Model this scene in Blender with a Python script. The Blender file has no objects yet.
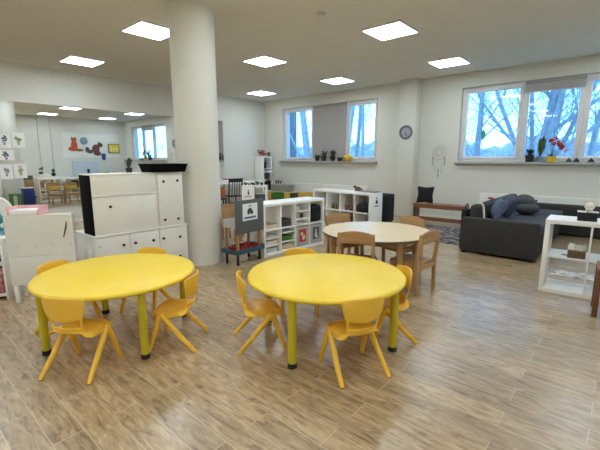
import bpy, bmesh, math, random
from mathutils import Vector, Matrix, noise
PI = math.pi
R = math.radians
sc = bpy.context.scene
COL = sc.collection
random.seed(7)

# ------------------------------------------------------------------ materials
def lin(c):
    def f(v):
        v /= 255.0
        return v/12.92 if v <= .04045 else ((v+.055)/1.055)**2.4
    return (f(c[0]), f(c[1]), f(c[2]), 1)

MC = {}
def mat(name, rgb, rough=.5, var=.06, scale=18, metal=0, bump=0, spec=.5, coat=0):
    if name in MC:
        return MC[name]
    m = bpy.data.materials.new(name); m.use_nodes = True
    nt = m.node_tree; b = nt.nodes['Principled BSDF']
    b.inputs['Roughness'].default_value = rough
    b.inputs['Metallic'].default_value = metal
    b.inputs['Specular IOR Level'].default_value = spec
    b.inputs['Coat Weight'].default_value = coat
    tc = nt.nodes.new('ShaderNodeTexCoord')
    n = nt.nodes.new('ShaderNodeTexNoise'); n.inputs['Scale'].default_value = scale
    n.inputs['Detail'].default_value = 4
    nt.links.new(tc.outputs['Object'], n.inputs['Vector'])
    r = nt.nodes.new('ShaderNodeValToRGB')
    c = lin(rgb)
    r.color_ramp.elements[0].position = .3; r.color_ramp.elements[1].position = .7
    r.color_ramp.elements[0].color = tuple(v*(1-var) for v in c[:3])+(1,)
    r.color_ramp.elements[1].color = tuple(min(1, v*(1+var)) for v in c[:3])+(1,)
    nt.links.new(n.outputs['Fac'], r.inputs['Fac'])
    nt.links.new(r.outputs['Color'], b.inputs['Base Color'])
    if bump:
        bp = nt.nodes.new('ShaderNodeBump'); bp.inputs['Strength'].default_value = bump
        bp.inputs['Distance'].default_value = .004
        nt.links.new(n.outputs['Fac'], bp.inputs['Height'])
        nt.links.new(bp.outputs['Normal'], b.inputs['Normal'])
    MC[name] = m
    return m

def wood(name, c1, c2, rough=.45, axis=0, scale=5):
    if name in MC:
        return MC[name]
    m = bpy.data.materials.new(name); m.use_nodes = True
    nt = m.node_tree; b = nt.nodes['Principled BSDF']; b.inputs['Roughness'].default_value = rough
    tc = nt.nodes.new('ShaderNodeTexCoord'); mp = nt.nodes.new('ShaderNodeMapping')
    s = [scale*6]*3; s[axis] = scale*.5
    mp.inputs['Scale'].default_value = s
    n = nt.nodes.new('ShaderNodeTexNoise'); n.inputs['Scale'].default_value = 1.0; n.inputs['Detail'].default_value = 5
    r = nt.nodes.new('ShaderNodeValToRGB')
    r.color_ramp.elements[0].position = .3; r.color_ramp.elements[1].position = .7
    r.color_ramp.elements[0].color = lin(c1); r.color_ramp.elements[1].color = lin(c2)
    L = nt.links.new
    L(tc.outputs['Object'], mp.inputs['Vector']); L(mp.outputs['Vector'], n.inputs['Vector'])
    L(n.outputs['Fac'], r.inputs['Fac']); L(r.outputs['Color'], b.inputs['Base Color'])
    MC[name] = m
    return m

def emis(name, rgb, strength):
    if name in MC:
        return MC[name]
    m = bpy.data.materials.new(name); m.use_nodes = True
    nt = m.node_tree; nt.nodes.remove(nt.nodes['Principled BSDF'])
    e = nt.nodes.new('ShaderNodeEmission'); e.inputs['Color'].default_value = rgb+(1,); e.inputs['Strength'].default_value = strength
    nt.links.new(e.outputs[0], nt.nodes['Material Output'].inputs['Surface'])
    MC[name] = m
    return m

def glass_mat():
    m = bpy.data.materials.new('window_glass'); m.use_nodes = True
    nt = m.node_tree; nt.nodes.remove(nt.nodes['Principled BSDF'])
    t = nt.nodes.new('ShaderNodeBsdfTransparent'); g = nt.nodes.new('ShaderNodeBsdfGlossy'); g.inputs['Roughness'].default_value = .02
    t.inputs['Color'].default_value = (.93, .97, .98, 1)
    lw = nt.nodes.new('ShaderNodeLayerWeight'); pw = nt.nodes.new('ShaderNodeMath'); pw.operation = 'POWER'; pw.inputs[1].default_value = 5
    f = nt.nodes.new('ShaderNodeMath'); f.operation = 'MULTIPLY_ADD'; f.inputs[1].default_value = .6; f.inputs[2].default_value = .03
    x = nt.nodes.new('ShaderNodeMixShader')
    L = nt.links.new
    L(lw.outputs['Facing'], pw.inputs[0]); L(pw.outputs[0], f.inputs[0])
    L(f.outputs[0], x.inputs[0]); L(t.outputs[0], x.inputs[1]); L(g.outputs[0], x.inputs[2])
    L(x.outputs[0], nt.nodes['Material Output'].inputs['Surface'])
    return m

def floor_mat():
    m = bpy.data.materials.new('vinyl_planks'); m.use_nodes = True
    nt = m.node_tree; b = nt.nodes['Principled BSDF']; L = nt.links.new; b.inputs['Specular IOR Level'].default_value = .5; b.inputs['Coat Weight'].default_value = .9; b.inputs['Coat Roughness'].default_value = .27; b.inputs['Coat IOR'].default_value = 1.55
    tc = nt.nodes.new('ShaderNodeTexCoord')
    br = nt.nodes.new('ShaderNodeTexBrick')
    br.offset = .37; br.offset_frequency = 2; br.squash = 1
    br.inputs['Scale'].default_value = 1
    br.inputs['Brick Width'].default_value = 1.0; br.inputs['Row Height'].default_value = .145
    br.inputs['Mortar Size'].default_value = .0018; br.inputs['Mortar Smooth'].default_value = .3
    br.inputs['Color1'].default_value = (0, 0, 0, 1); br.inputs['Color2'].default_value = (1, 1, 1, 1)
    br.inputs['Mortar'].default_value = (.5, .5, .5, 1)
    L(tc.outputs['Object'], br.inputs['Vector'])
    # grain, shifted per plank
    mp = nt.nodes.new('ShaderNodeMapping'); mp.inputs['Scale'].default_value = (4.0, 20, 1)
    ad = nt.nodes.new('ShaderNodeVectorMath'); ad.operation = 'MULTIPLY_ADD'
    ad.inputs[1].default_value = (7.3, 3.1, 0)
    L(br.outputs['Color'], ad.inputs[0]); L(tc.outputs['Object'], ad.inputs[2])
    L(ad.outputs[0], mp.inputs['Vector'])
    n = nt.nodes.new('ShaderNodeTexNoise'); n.inputs['Scale'].default_value = 1.5; n.inputs['Detail'].default_value = 9; n.inputs['Roughness'].default_value = .68
    n.inputs['Distortion'].default_value = .9
    L(mp.outputs['Vector'], n.inputs['Vector'])
    r = nt.nodes.new('ShaderNodeValToRGB')
    e = r.color_ramp.elements
    e[0].position = .28; e[0].color = lin((104, 80, 54)); e[1].position = .74; e[1].color = lin((216, 193, 155))
    k = e.new(.5); k.color = lin((178, 151, 114))
    L(n.outputs['Fac'], r.inputs['Fac'])
    # plank tone
    hs = nt.nodes.new('ShaderNodeMix'); hs.data_type = 'RGBA'; hs.blend_type = 'MULTIPLY'; hs.inputs[0].default_value = 1
    rr = nt.nodes.new('ShaderNodeValToRGB')
    rr.color_ramp.elements[0].color = (.76, .755, .75, 1); rr.color_ramp.elements[1].color = (1.06, 1.05, 1.04, 1)
    L(br.outputs['Color'], rr.inputs['Fac'])
    L(r.outputs['Color'], hs.inputs[6]); L(rr.outputs['Color'], hs.inputs[7])
    mx = nt.nodes.new('ShaderNodeMix'); mx.data_type = 'RGBA'
    ml = nt.nodes.new('ShaderNodeMath'); ml.operation = 'MULTIPLY'; ml.inputs[1].default_value = .7
    L(br.outputs['Fac'], ml.inputs[0]); L(ml.outputs[0], mx.inputs[0])
    L(hs.outputs[2], mx.inputs[6]); mx.inputs[7].default_value = lin((224, 206, 176))
    L(mx.outputs[2], b.inputs['Base Color'])
    n2 = nt.nodes.new('ShaderNodeTexNoise'); n2.inputs['Scale'].default_value = 3; L(mp.outputs['Vector'], n2.inputs['Vector'])
    mr = nt.nodes.new('ShaderNodeMapRange'); mr.inputs[3].default_value = .36; mr.inputs[4].default_value = .48
    L(n2.outputs['Fac'], mr.inputs[0]); L(mr.outputs[0], b.inputs['Roughness'])
    bp = nt.nodes.new('ShaderNodeBump'); bp.inputs['Strength'].default_value = .12; bp.inputs['Distance'].default_value = .002
    L(n.outputs['Fac'], bp.inputs['Height']); L(bp.outputs['Normal'], b.inputs['Normal'])
    return m

def checker_cloth(name, c1, c2, c3, scale):
    m = bpy.data.materials.new(name); m.use_nodes = True
    nt = m.node_tree; b = nt.nodes['Principled BSDF']; b.inputs['Roughness'].default_value = .9; L = nt.links.new
    tc = nt.nodes.new('ShaderNodeTexCoord'); v = nt.nodes.new('ShaderNodeTexVoronoi'); v.inputs['Scale'].default_value = scale
    L(tc.outputs['Object'], v.inputs['Vector'])
    r = nt.nodes.new('ShaderNodeValToRGB'); r.color_ramp.interpolation = 'CONSTANT'
    e = r.color_ramp.elements; e[0].color = lin(c1); e[1].position = .62; e[1].color = lin(c3); k = e.new(.3); k.color = lin(c2)
    s = nt.nodes.new('ShaderNodeSeparateColor'); L(v.outputs['Color'], s.inputs[0]); L(s.outputs[0], r.inputs['Fac'])
    L(r.outputs['Color'], b.inputs['Base Color'])
    return m

M_wall = mat('wall_paint', (222, 221, 213), .75, .015, 3, bump=.03)
M_ceil = mat('ceiling_paint', (230, 226, 214), .85, .01, 2)
M_white = mat('white_laminate', (246, 245, 241), .38, .02, 6)
M_whiteb = mat('white_board_matte', (231, 230, 224), .5, .03, 5)
M_frame = mat('window_frame_white', (228, 228, 230), .4, .02, 6)
M_yellow = mat('yellow_tabletop', (246, 212, 56), .38, .025, 7)
M_chair = mat('yellow_chair_plastic', (250, 200, 70), .42, .03, 8)
M_olive = mat('olive_yellow_metal', (205, 190, 40), .4, .03, 8)
M_black = mat('black_rubber', (22, 22, 24), .5, .1, 20)
M_blackm = mat('matte_black', (14, 14, 16), .95, .1, 20, spec=.1)
M_blackf = mat('black_fabric', (20, 20, 24), .85, .15, 60, bump=.2)
M_char = mat('charcoal_upholstery', (48, 47, 45), .82, .1, 120, bump=.25)
M_seat = mat('grey_seat_fabric', (64, 66, 72), .85, .1, 120, bump=.25)
M_beech = wood('beech_wood', (166, 126, 84), (194, 156, 112), .42, 2)
M_beechx = wood('beech_wood_side', (166, 126, 84), (194, 156, 112), .42, 0)
M_brown = wood('brown_bench_wood', (124, 76, 50), (154, 102, 70), .45, 0)
M_dbrown = wood('dark_brown_wood', (96, 62, 40), (120, 80, 54), .45, 2)
M_ivory = mat('ivory_laminate', (228, 208, 174), .3, .02, 6)
M_edge = mat('dark_table_edging', (96, 84, 66), .5, .06, 12)
M_teal = mat('teal_plastic', (48, 88, 104), .45, .05, 12)
M_red = mat('red_plastic', (168, 28, 34), .4, .08, 12)
M_green = mat('green_plastic', (72, 132, 48), .5, .06, 10)
M_leaf = mat('plant_leaf', (46, 84, 42), .5, .25, 30)
M_pot = mat('dark_pot', (36, 38, 40), .5, .1, 14)
M_ypot = mat('yellow_pot', (232, 190, 58), .45, .06, 12)
M_gfelt = mat('grey_felt', (94, 100, 99), .9, .06, 80, bump=.1)
M_paper = mat('white_paper', (240, 240, 238), .7, .02, 10)
M_gbin = mat('grey_bin_card', (176, 174, 166), .75, .04, 14)
M_blind = mat('grey_roller_blind', (172, 168, 168), .85, .02, 40)
M_sill = mat('grey_sill_stone', (176, 172, 166), .35, .05, 20)
M_blue = mat('navy_plastic', (30, 52, 128), .45, .06, 12)
M_pink = mat('pink_card', (240, 186, 192), .6, .03, 10)
M_wicker = mat('wicker_weave', (104, 84, 66), .8, .35, 90, bump=.5)
M_gwick = mat('grey_weave', (150, 146, 138), .85, .25, 90, bump=.4)
M_glass = glass_mat()
M_mirror = mat('mirror_silver', (244, 246, 244), .012, 0, 2, metal=1)
M_dgrey = mat('dark_grey_plastic', (70, 72, 76), .5, .08, 14)
M_navyc = mat('slate_blue_cushion', (86, 98, 124), .85, .25, 22, bump=.2)
M_dcush = mat('dark_patterned_cushion', (66, 74, 92), .85, .45, 26, bump=.2)
M_gcush = mat('charcoal_cushion', (74, 76, 80), .85, .12, 50, bump=.2)
M_lgrey = mat('light_grey_plastic', (206, 206, 206), .5, .03, 10)
M_cream = mat('cream_fabric', (232, 226, 212), .85, .05, 30)
M_orange = mat('orange_brown_card', (178, 92, 52), .6, .1, 14)
M_bark = mat('tree_bark', (150, 152, 160), .9, .2, 6)
M_hedge = mat('hedge_twigs', (150, 156, 168), .9, .35, 1.5)
M_beigebox = mat('beige_card', (214, 200, 176), .7, .05, 14)
M_brick = mat('neighbour_render', (116, 112, 122), .9, .08, 2)
M_snow = mat('outdoor_ground', (140, 150, 140), .9, .2, 1)

# ------------------------------------------------------------------ mesh helper
class MB:
    def __init__(s): s.bm = bmesh.new()
    def _add(s, t, M=None):
        if M is not None: bmesh.ops.transform(t, matrix=M, verts=t.verts)
        me = bpy.data.meshes.new('tmp'); t.to_mesh(me); t.free()
        s.bm.from_mesh(me); bpy.data.meshes.remove(me); return s
    def box(s, x0, x1, y0, y1, z0, z1, bev=0, M=None, seg=2):
        t = bmesh.new(); bmesh.ops.create_cube(t, size=1)
        for v in t.verts:
            v.co = Vector((x0+(v.co.x+.5)*(x1-x0), y0+(v.co.y+.5)*(y1-y0), z0+(v.co.z+.5)*(z1-z0)))
        if bev:
            bmesh.ops.bevel(t, geom=list(t.edges), offset=bev, segments=seg, affect='EDGES', profile=.5, clamp_overlap=True)
        return s._add(t, M)
    def tube(s, pts, rad, seg=10, cap=True, M=None, sq=None):
        t = bmesh.new(); pts = [Vector(p) for p in pts]
        if not hasattr(rad, '__len__'): rad = [rad]*len(pts)
        rings = []; ref = None
        for i, p in enumerate(pts):
            d = (pts[min(i+1, len(pts)-1)]-pts[max(i-1, 0)]).normalized()
            if ref is None:
                ref = Vector((0, 0, 1)) if abs(d.z) < .9 else Vector((0, 1, 0))
                if sq: ref = Vector(sq)
            u = (ref-d*ref.dot(d)).normalized(); w = d.cross(u); ref = u
            rings.append([t.verts.new(p+(u*math.cos(2*PI*k/seg+ (PI/4 if seg == 4 else 0))+w*math.sin(2*PI*k/seg+(PI/4 if seg == 4 else 0)))*rad[i]) for k in range(seg)])
        for a, b in zip(rings[:-1], rings[1:]):
            for k in range(seg): t.faces.new((a[k], a[(k+1) % seg], b[(k+1) % seg], b[k]))
        if cap:
            t.faces.new(rings[0][::-1]); t.faces.new(rings[-1])
        return s._add(t, M)
    def lathe(s, prof, c=(0, 0, 0), seg=40, M=None):
        t = bmesh.new(); rings = []
        for r, z in prof:
            if r < 1e-6: rings.append([t.verts.new((c[0], c[1], c[2]+z))])
            else: rings.append([t.verts.new((c[0]+r*math.cos(2*PI*k/seg), c[1]+r*math.sin(2*PI*k/seg), c[2]+z)) for k in range(seg)])
        for a, b in zip(rings[:-1], rings[1:]):
            for k in range(seg):
                l = (k+1) % seg
                if len(a) == 1 and len(b) > 1: t.faces.new((a[0], b[l], b[k]))
                elif len(b) == 1 and len(a) > 1: t.faces.new((a[k], a[l], b[0]))
                elif len(a) > 1: t.faces.new((a[k], a[l], b[l], b[k]))
        bmesh.ops.recalc_face_normals(t, faces=t.faces)
        return s._add(t, M)
    def ball(s, c, r, seg=16, M=None):
        if not hasattr(r, '__len__'): r = (r, r, r)
        t = bmesh.new(); bmesh.ops.create_uvsphere(t, u_segments=seg, v_segments=max(6, seg//2+2), radius=1)
        for v in t.verts: v.co = Vector((c[0]+v.co.x*r[0], c[1]+v.co.y*r[1], c[2]+v.co.z*r[2]))
        return s._add(t, M)
    def prism(s, pts, h, M=None):
        """outline in local xz, thickness along y (0..h)"""
        t = bmesh.new()
        a = [t.verts.new((p[0], 0, p[1])) for p in pts]; b = [t.verts.new((p[0], h, p[1])) for p in pts]
        n = len(pts)
        t.faces.new(a); t.faces.new(b[::-1])
        for k in range(n): t.faces.new((a[k], b[k], b[(k+1) % n], a[(k+1) % n]))
        bmesh.ops.recalc_face_normals(t, faces=t.faces)
        return s._add(t, M)
    def sheet(s, rows, thick=0, M=None, skip=None):
        t = bmesh.new(); g = [[t.verts.new(p) for p in r] for r in rows]
        for i in range(len(g)-1):
            for j in range(len(g[0])-1):
                if skip and skip(i, j): continue
                t.faces.new((g[i][j], g[i][j+1], g[i+1][j+1], g[i+1][j]))
        for v in [v for v in t.verts if not v.link_faces]: t.verts.remove(v)
        if thick:
            bmesh.ops.recalc_face_normals(t, faces=t.faces)
            bmesh.ops.solidify(t, geom=list(t.faces), thickness=thick)
        return s._add(t, M)
    def build(s, name, m, parent=None, angle=38, sub=0):
        me = bpy.data.meshes.new(name); s.bm.to_mesh(me); s.bm.free()
        me.materials.append(m)
        for p in me.polygons: p.use_smooth = True
        me.set_sharp_from_angle(angle=R(angle))
        o = bpy.data.objects.new(name, me); COL.objects.link(o)
        if parent is not None: o.parent = parent
        if sub:
            k = o.modifiers.new('sub', 'SUBSURF'); k.levels = sub; k.render_levels = sub
        return o

def tag(o, label=None, cat=None, group=None, kind=None):
    if label: o['label'] = label
    if cat: o['category'] = cat
    if group: o['group'] = group
    if kind: o['kind'] = kind
    return o
def thing(name, label, cat, loc=(0, 0, 0), rz=0, group=None):
    o = bpy.data.objects.new(name, None); COL.objects.link(o)
    o.location = loc; o.rotation_euler = (0, 0, rz); o.empty_display_size = .1
    return tag(o, label, cat, group)
def struct(o): o['kind'] = 'structure'; return o
def dup(root, loc, rz, label, group=None):
    r = root.copy(); COL.objects.link(r); r.location = loc; r.rotation_euler = (0, 0, rz); r['label'] = label
    if group: r['group'] = group
    for ch in list(root.children):
        c = ch.copy(); COL.objects.link(c); c.parent = r
        for g in list(ch.children):
            d = g.copy(); COL.objects.link(d); d.parent = c
    return r
def solo(mb, name, m, label, cat, loc=(0, 0, 0), rz=0, group=None, **k):
    o = mb.build(name, m, **k); o.location = loc; o.rotation_euler = (0, 0, rz)
    return tag(o, label, cat, group)
def face(dx, dy): return math.atan2(dy, dx)-PI/2
def rot2(x, y, a): return (x*math.cos(a)-y*math.sin(a), x*math.sin(a)+y*math.cos(a))

# ------------------------------------------------------------------ room shell
XL, XR, YB, YF, ZC = -9.22, 1.05, 8.87, -2.6, 3.23
SILL, WTOP = 1.335, 2.93
WL = (-8.42, -5.05); WR = (-2.96, .28)
struct(MB().box(XL-.2, XR+.2, YF-.2, YB+.4, -.12, 0).build('floor', floor_mat()))
struct(MB().box(XL-.2, XR+.2, YF-.2, YB+.4, ZC, ZC+.15).build('ceiling', M_ceil))
struct(MB().box(XL-.2, XL, YF-.2, YB+.4, 0, ZC).build('wall_left', M_wall))
struct(MB().box(XR, XR+.2, YF-.2, YB+.4, 0, ZC).build('wall_right', M_wall))
struct(MB().box(XL, XR, YF-.2, YF, 0, ZC).build('wall_front', M_wall))
w = MB()
TH = .34
w.box(XL, XR, YB, YB+TH, 0, SILL-.05).box(XL, XR, YB, YB+TH, WTOP, ZC)
for a, b in ((XL, WL[0]), (WL[1], WR[0]), (WR[1], XR)): w.box(a, b, YB, YB+TH, SILL-.05, WTOP)
struct(w.build('wall_back', M_wall))
struct(MB().box(-4.31, -3.885, 8.60, YB, 0, ZC, .006).build('pillar_square', M_wall))
tr = MB().box(XL, -4.31, YB-.014, YB, 0, .07).box(-3.885, XR, YB-.014, YB, 0, .07)
struct(tr.build('baseboard_back', M_whiteb))
struct(MB().box(XL, XL+.014, YF, YB, 0, .07).build('baseboard_left', M_whiteb))
# round column
RC = .276; CX, CY = -4.325, 2.925
c = struct(MB().lathe([(0, 0), (RC, 0), (RC, ZC), (0, ZC)], (0, 0, 0), 72).build('column_round', M_wall)); c.location = (CX, CY, 0)

# windows -----------------------------------------------------------------
def window(idx, x0, x1, splits, blinds):
    g = struct(bpy.data.objects.new('window_%d' % idx, None)); COL.objects.link(g); g.location = (x0, YB+.10, SILL)
    W = x1-x0; H = WTOP-SILL; f = .055
    fr = MB()
    fr.box(0, W, 0, .09, 0, f, .006).box(0, W, 0, .09, H-f, H, .006)
    xs = [0]+[s-x0 for s in splits]+[W]
    for i, x in enumerate(xs):
        a = x-f/2 if 0 < i < len(xs)-1 else (0 if i == 0 else W-f)
        fr.box(a, a+f, 0, .09, f, H-f, .006)
    fr.build('window_frame', M_frame, g)
    for i in range(len(xs)-1):
        a = xs[i]+(f if i == 0 else f/2); b = xs[i+1]-(f if i == len(xs)-2 else f/2)
        s_ = MB(); k = .06
        s_.box(a, b, -.02, .05, f, f+k, .008).box(a, b, -.02, .05, H-f-k, H-f, .008)
        s_.box(a, a+k, -.02, .05, f+k, H-f-k, .008).box(b-k, b, -.02, .05, f+k, H-f-k, .008)
        so = s_.build('window_sash', M_frame, g)
        MB().box(a+k, b-k, .018, .022, f+k, H-f-k).build('window_pane', M_glass, so)
        MB().box(b-k*.65, b-k*.4, -.045, -.02, H*.45, H*.45+.12, .004).build('window_handle', M_lgrey, so)
    for (i, z) in blinds:
        a = xs[i]+.01; b = xs[i+1]-.01
        bl = MB().box(a, b, -.066, -.062, z, H-.03).build('roller_blind', M_blind, g)
        MB().tube([(a, -.064, H-.035), (b, -.064, H-.035)], .03, 12).build('blind_roll', M_blind, bl)
        MB().box(a, b, -.07, -.058, z-.012, z+.008, .003).build('blind_rail', M_lgrey, bl)
window(1, WL[0], WL[1], (-7.22, -6.03), [(1, .06)])
window(2, WR[0], WR[1], (-1.75, -.75), [(1, 1.37)])
struct(MB().box(WL[0]-.08, WL[1]+.06, YB-.10, YB+.115, SILL-.05, SILL, .006).build('window_sill_1', M_sill))
struct(MB().box(WR[0]-.04, WR[1]+.1, YB-.10, YB+.115, SILL-.05, SILL, .006).build('window_sill_2', M_sill))

# radiator covers under both windows
def radiator(x0, x1, label):
    t = thing('radiator', label, 'radiator', (x0, 8.72, 0))
    W = x1-x0
    p = MB().box(0, W, 0, .03, .10, .655, .006)
    p.build('front_panel', M_whiteb, t)
    MB().box(0, W, .03, .12, .63, .67, .006).build('top_grille', M_whiteb, t)
    b = MB()
    for x in (.1, W-.16): b.box(x, x+.06, .035, .145, .0, .63, .004)
    b.build('bracket', M_lgrey, t)
radiator(-7.86, -5.2, 'long white radiator under the window with the grey blind')
radiator(-2.38, .7, 'long white radiator panel on the wall behind the sofa')
so = thing('wall_socket', 'small dark wall socket on the white panel above the sofa cushions', 'socket', (-1.315, 8.72, .55))
MB().box(-.03, .03, -.012, 0, -.05, .05, .004).build('socket_plate', M_lgrey, so)
MB().box(-.018, .018, -.03, -.010, -.045, -.005, .004).box(-.018, .018, -.03, -.010, .008, .04, .004).build('plug', M_black, so)

# ceiling panels
def panel():
    t = thing('ceiling_light', 'x', 'ceiling light', (0, 0, ZC), 0, 'square LED ceiling panels')
    s = .30; f = MB()
    f.box(-s, s, -s, -s+.014, -.03, 0).box(-s, s, s-.014, s, -.03, 0).box(-s, -s+.014, -s+.014, s-.014, -.03, 0).box(s-.014, s, -s+.014, s-.014, -.03, 0)
    f.build('frame', M_frame, t)
    MB().box(-s+.014, s-.014, -s+.014, s-.014, -.027, -.004).build('diffuser', emis('led_diffuser', (.90, 1.0, 1.05), 7.2), t)
    return t
pl = panel(); first = True
plab = {(1, 2.98): 'lit square ceiling panel nearest the round column, left of its top',
        (0, 2.98): 'lit square ceiling panel nearest the mirror wall, leftmost in the photo',
        (2, 5.24): 'largest lit square ceiling panel right of the smoke detector',
        (1, 5.24): 'lit square ceiling panel just right of the round column',
        (1, 7.6): 'lit square ceiling panel in front of the window with the grey blind',
        (0, 7.6): 'small lit square ceiling panel in the far corner of the room',
        (2, 7.6): 'lit square ceiling panel before the window with the orchid, rightmost in the photo',
        (0, 5.24): 'lit square ceiling panel hidden behind the top of the round column',
        (3, 7.6): 'lit square ceiling panel beyond the right edge near the orchid window, seen in the mirror',
        (3, 5.24): 'lit square ceiling panel beyond the right edge over the white shelf, seen in the mirror'}
for i, x in enumerate((-8.03, -5.42, -2.82, -.2)):
    for y in (7.6, 5.24, 2.98, .70, -1.5):
        if (i, y) == (0, 5.24): continue
        lab = plab.get((i, y), 'lit square ceiling panel above and behind the camera, out of the photo')
        if first: pl.location = (x, y, ZC); pl['label'] = lab; first = False
        else: dup(pl, (x, y, ZC), 0, lab)
sd = thing('smoke_detector', 'small white round smoke detector on the ceiling', 'smoke detector', (-3.2, 4.1, ZC))
MB().lathe([(0, 0), (.055, 0), (.055, -.02), (.04, -.035), (0, -.038)], seg=24).build('housing', M_lgrey, sd)
MB().lathe([(0, -.036), (.02, -.036), (.018, -.045), (0, -.046)], seg=16).build('sensor_cap', M_white, sd)

# wall mirror ---------------------------------------------------------------
mt = thing('wall_mirror', 'wide mirror covering the left wall above a low white strip', 'mirror', (XL, 0, 0))
MB().box(0, .008, -1.2, 7.13, .365, 2.50).build('mirror_pane', M_mirror, mt)
mtf = MB().box(0, .012, -1.2, 7.13, .35, .365).box(0, .012, 7.13, 7.142, .35, 2.50)
mtf.build('mirror_edge', M_lgrey, mt)

# ------------------------------------------------------------------ yellow tables
def yellow_table():
    t = thing('yellow_round_table', 'x', 'table', group='round yellow nursery tables')
    rr = .610; H = .525
    pr = [(0, H), (rr-.02, H), (rr-.008, H-.004), (rr, H-.014), (rr, H-.024), (rr-.008, H-.032), (rr-.03, H-.034), (0, H-.034)]
    MB().lathe(pr, seg=96).build('tabletop', M_yellow, t, angle=50)
    MB().lathe([(.40, H-.034), (.40, H-.06), (.385, H-.06), (.385, H-.034)], seg=64).build('apron_ring', M_olive, t)
    for k in range(4):
        a = PI/4+k*PI/2; x, y = .545*math.cos(a), .545*math.sin(a)
        l = MB().lathe([(0, H-.036), (.029, H-.036), (.029, .03), (0, .03)], (x, y, 0), 24).build('leg', M_olive, t)
        MB().lathe([(0, .036), (.031, .036), (.033, .004), (.030, 0), (0, 0)], (x, y, 0), 24).build('foot_cap', M_black, l)
    return t
yt = yellow_table(); T1 = (-2.968, 1.218); T2 = (-1.700, 2.270)
yt.location = T1+(0,); yt['label'] = 'round yellow table on the left, nearest the white cabinets'; yt.rotation_euler.z = R(37)
dup(yt, T2+(0,), R(58), 'round yellow table in the middle, nearest the long cube shelf')
yt.scale = (.96, .96, 1)

# ------------------------------------------------------------------ yellow chairs
def yellow_chair():
    t = thing('yellow_plastic_chair', 'x', 'chair', group='yellow plastic chairs around the yellow tables')
    # seat pan: rounded, dished, rolled front
    rows = []; n = 15; mrow = 13
    for i in range(mrow):
        v = i/(mrow-1)
        y = -.128+v*.288
        hw = .148+.012*math.sin(v*PI)-.026*max(0, (v-.72)/.28)**2-.012*max(0, (.2-v)/.2)**2
        row = []
        for j in range(n):
            u = -1+2*j/(n-1)
            z = .302-.012*(1-u*u)*math.sin(min(1, v*1.1)*PI)
            z -= .034*max(0, abs(u)-.80)/.20*abs(u)
            z -= .030*max(0, (v-.84)/.16)**1.6
            z += .022*max(0, (.15-v)/.15)
            row.append((u*hw, y, z))
        rows.append(row)
    MB().sheet(rows, .012).build('seat', M_chair, t, angle=60, sub=1)
    # back shell with a wide hand slot under the panel
    rows = []; nb = 17
    zs = [.292, .312, .332, .346, .372, .408, .420, .440, .472, .508, .542, .557]
    for i, z in enumerate(zs):
        v = (z-.292)/(.557-.292)
        hw = (.112, .112, .113, .114, .117, .124, .132, .139, .146, .152, .155, .145)[i]
        row = []
        for j in range(nb):
            u = -1+2*j/(nb-1)
            y = -.122-.052*v-.012*math.sin(v*PI)+.052*u*u*(.45+.55*v)
            zz = z-(.014*(u**4) if i > 8 else 0)
            if i in (3, 4): zz += -.004*(1-u*u)
            if i == 5: zz += -.020*(1-u*u)
            if i == 6: zz += -.014*(1-u*u)
            row.append((u*hw, y, zz))
        rows.append(row)
    MB().sheet(rows, .012, skip=lambda i, j: 3 <= i <= 4 and 1 <= j <= 14).build('backrest', M_chair, t, angle=60, sub=1)
    for sx in (-1, 1):
        MB().tube([(sx*.140, .070, .285), (sx*.147, .048, .258), (sx*.158, -.066, .125), (sx*.170, -.184, .004)], [.017, .021, .019, .0145], 10).build('leg', M_chair, t)
        MB().tube([(sx*.140, .068, .285), (sx*.147, .080, .258), (sx*.157, .122, .125), (sx*.167, .162, .004)], [.017, .020, .018, .014], 10).build('leg', M_chair, t)
        MB().prism([(-.07, .288), (.125, .288), (.10, .262), (.055, .225), (.0, .258)], .013, Matrix.Translation((sx*.144+.0065, 0, 0)) @ Matrix.Rotation(PI/2, 4, 'Z')).build('side_gusset', M_chair, t)
    return t
yc = yellow_chair()
ch = [((-2.650, .812), (-.54, .84), 'yellow chair at the left table, its back to the camera'),
      ((-2.495, 1.435), (-.77, -.64), 'yellow chair on the right side of the left table, beside its front leg'),
      ((-3.395, .975), (.90, .43), 'yellow chair at the far left of the left table, before the white cabinet back'),
      ((-3.30, 1.60), (.49, -.87), 'yellow chair at the left table, behind it in front of the cabinet doors'),
      ((-1.262, 1.998), (-.88, .475), 'yellow chair at the middle table, its back to the camera'),
      ((-2.015, 1.852), (.57, .82), 'yellow chair on the left side of the middle table, between the two yellow tables'),
      ((-1.325, 2.59), (-.68, -.73), 'yellow chair on the right side of the middle table, next to the wooden chair'),
      ((-2.185, 2.52), (.66, -.75), 'yellow chair behind the middle table, facing the camera')]
for i, ((x, y), d, lab) in enumerate(ch):
    if i == 0: yc.location = (x, y, 0); yc.rotation_euler.z = face(*d); yc['label'] = lab
    else: dup(yc, (x, y, 0), face(*d), lab)

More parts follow.
